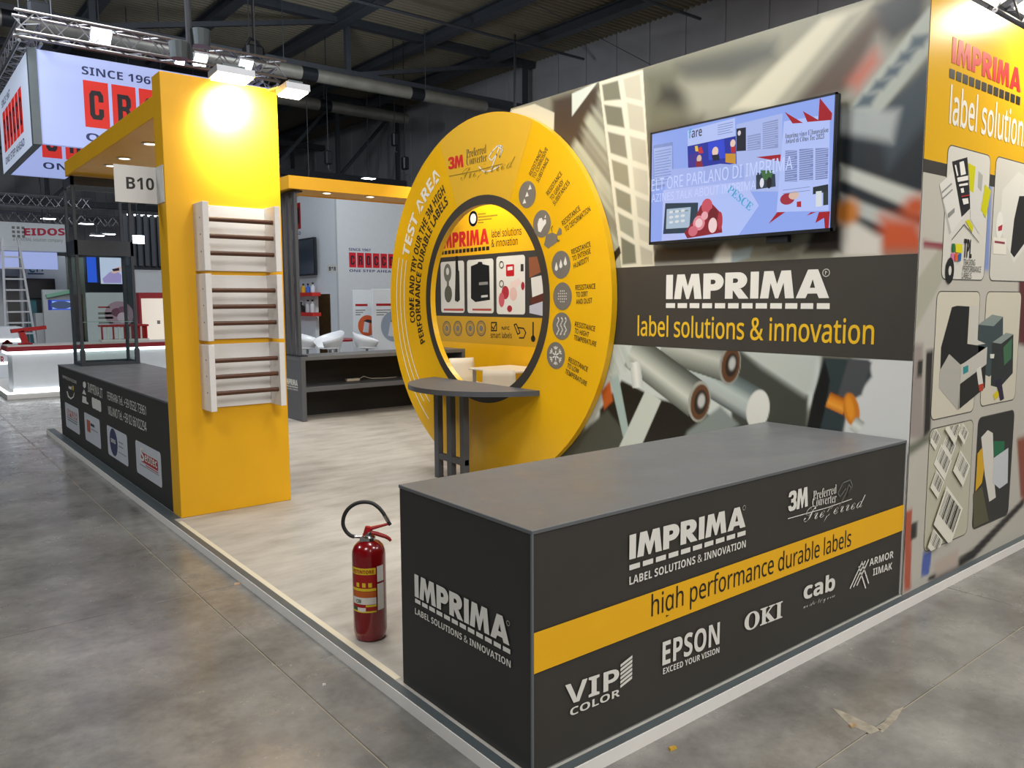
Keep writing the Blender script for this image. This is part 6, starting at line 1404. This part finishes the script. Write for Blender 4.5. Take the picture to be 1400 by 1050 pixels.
for i in range(9):
    x = xs0+(xs1-xs0)*i/9; B().bev((x, 23.9, zs0+.08), (x+.12, 23.999, zs1-.02), .01).build('slat', M_steel, t)
    B().box((x+.13, 23.95, zs1-.05), (x+.24, 23.99, zs1-.01)).build('light_segment', M_strip, t)
B().box((xs0, 24.05, HZ+.3), (xs1, 24.1, zs0-.01)).build('pale_lower_wall', M_gwall, t)
t = thing('lit_fixture', 'small bright square floodlight in front of the dark slatted wall', 'floodlight', ((5.339,3.28)[0], 22, 3))
p_ = (5.339,3.28)
B().bev((p_[0]-.15, 22, p_[1]-.10), (p_[0]+.15, 22.06, p_[1]+.12), .01).build('housing', M_alud, t); B().box((p_[0]-.14, 21.98, p_[1]-.09), (p_[0]+.14, 21.999, p_[1]+.11)).build('lens', M_lampc, t)
B().tube([(p_[0], 22.03, p_[1]+.12), (p_[0], 22.03, rz(0, 22))], .015, 6).build('rod', M_steel, t)
# machines / clutter in the dim middle distance at left
cl = thing('machine_on_stand', 'grey and green machine with dark parts standing among the far booths', 'machine', ((4.134,0.859)[0], 28.6, HZ))
for (a, c, y, m_, nm) in (((3.834,0.179), (4.183,1.363), 28.6, M_gwall, 'cabinet'), ((4.154,0.165), (4.543,1.266), 28.8, mat('dim_green', '5A6E58', .6), 'hopper'), ((4.479,0.151), (4.862,1.073), 28.7, M_bmetal, 'frame_base'), ((4.178,1.271), (4.594,1.45), 28.9, mat('lit_cream_panel', 'E8E0CC', .5, emit=.35), 'lit_panel'), ((4.865,0.37), (5.29,1.959), 29.2, mat('brown_shelf_wall', '6A4A38', .6, noise=.3), 'brown_wall')):
    B().bev((a[0], y, HZ), (c[0], y+.5, c[1]), .02).build(nm, m_, cl)
# far ceiling lamps over the distant aisle
for i, (p_, lab) in enumerate((((4.567,4.423), 'small bright roof lamp above the far header sign'), ((5.678,4.32), 'small roof lamp seen between the showcase posts'), ((5.991,3.946), 'small roof lamp lower between the showcase posts'), ((6.334,4.011), 'small roof lamp nearest the stand number sign'), ((13.099,5.762), 'small bright lamp just above the far yellow beam'), ((10.058,4.789), 'bright lamp just under the left end of the far beam'))):
    y = 30 if i < 4 else (24 if i == 4 else 22)
    t = thing('roof_lamp', lab, 'lamp', (p_[0], y, p_[1]))
    B().bev((p_[0]-.22, y-.15, p_[1]), (p_[0]+.22, y+.15, p_[1]+.06), .01).build('housing', M_alud, t)
    B().box((p_[0]-.20, y-.13, p_[1]-.012), (p_[0]+.20, y+.13, p_[1]-.001)).build('lens', M_lampc, t)
    B().tube([(p_[0], y, p_[1]+.06), (p_[0], y, rz(0, y))], .012, 6).build('rod', M_steel, t)
# litter and paint marks on the hall floor
for (x, y), m_, lab, s_ in (((1.634,4.808), mat('wood_chip', 'B89A78', .7), 'small tan wood chip on the concrete beside the platform edge', .022), ((2.321,1.904), mat('leaf_scrap', 'B8902C', .6), 'small yellow scrap on the concrete in front of the counter', .020), ((1.484,3.253), M_white, 'tiny white scrap on the concrete below the extinguisher', .010), ((3.028,1.544), mat('tan_scrap', 'A08868', .7), 'curled tan scrap beside the floor joint at lower right', .02)):
    b = B(); b.add([(x-s_, y-s_*.4, HZ+.001), (x+s_*.8, y-s_*.6, HZ+.001), (x+s_, y+s_*.3, HZ+.001), (x-s_*.6, y+s_*.5, HZ+.001), (x-s_*.8, y-s_*.3, HZ+.008), (x+s_*.7, y-s_*.4, HZ+.012), (x+s_*.8, y+s_*.3, HZ+.007), (x-s_*.5, y+s_*.4, HZ+.010)], [(0,3,2,1),(4,5,6,7),(0,1,5,4),(1,2,6,5),(2,3,7,6),(3,0,4,7)])
    b.build('floor_scrap', m_, None, label=lab, cat='litter')
PG = Pl('Z', HZ, 1)
b = B(); b.shape(PG, [(3.103,1.673),(3.109,1.636),(3.094,1.454),(3.027,1.466),(3.032,1.562)], 1.5); b.shape(PG, [(3.093,1.469),(3.283,1.494),(3.354,1.484),(3.214,1.452),(3.075,1.442)], 1.5)
b.build('floor_marking', mat('faded_tan_paint', '8F887A', .5, noise=.3, nscale=25), None, label='faded tan tape marks on the concrete at the joint, lower right', cat='marking')

bpy.data.scenes.remove(TSC)
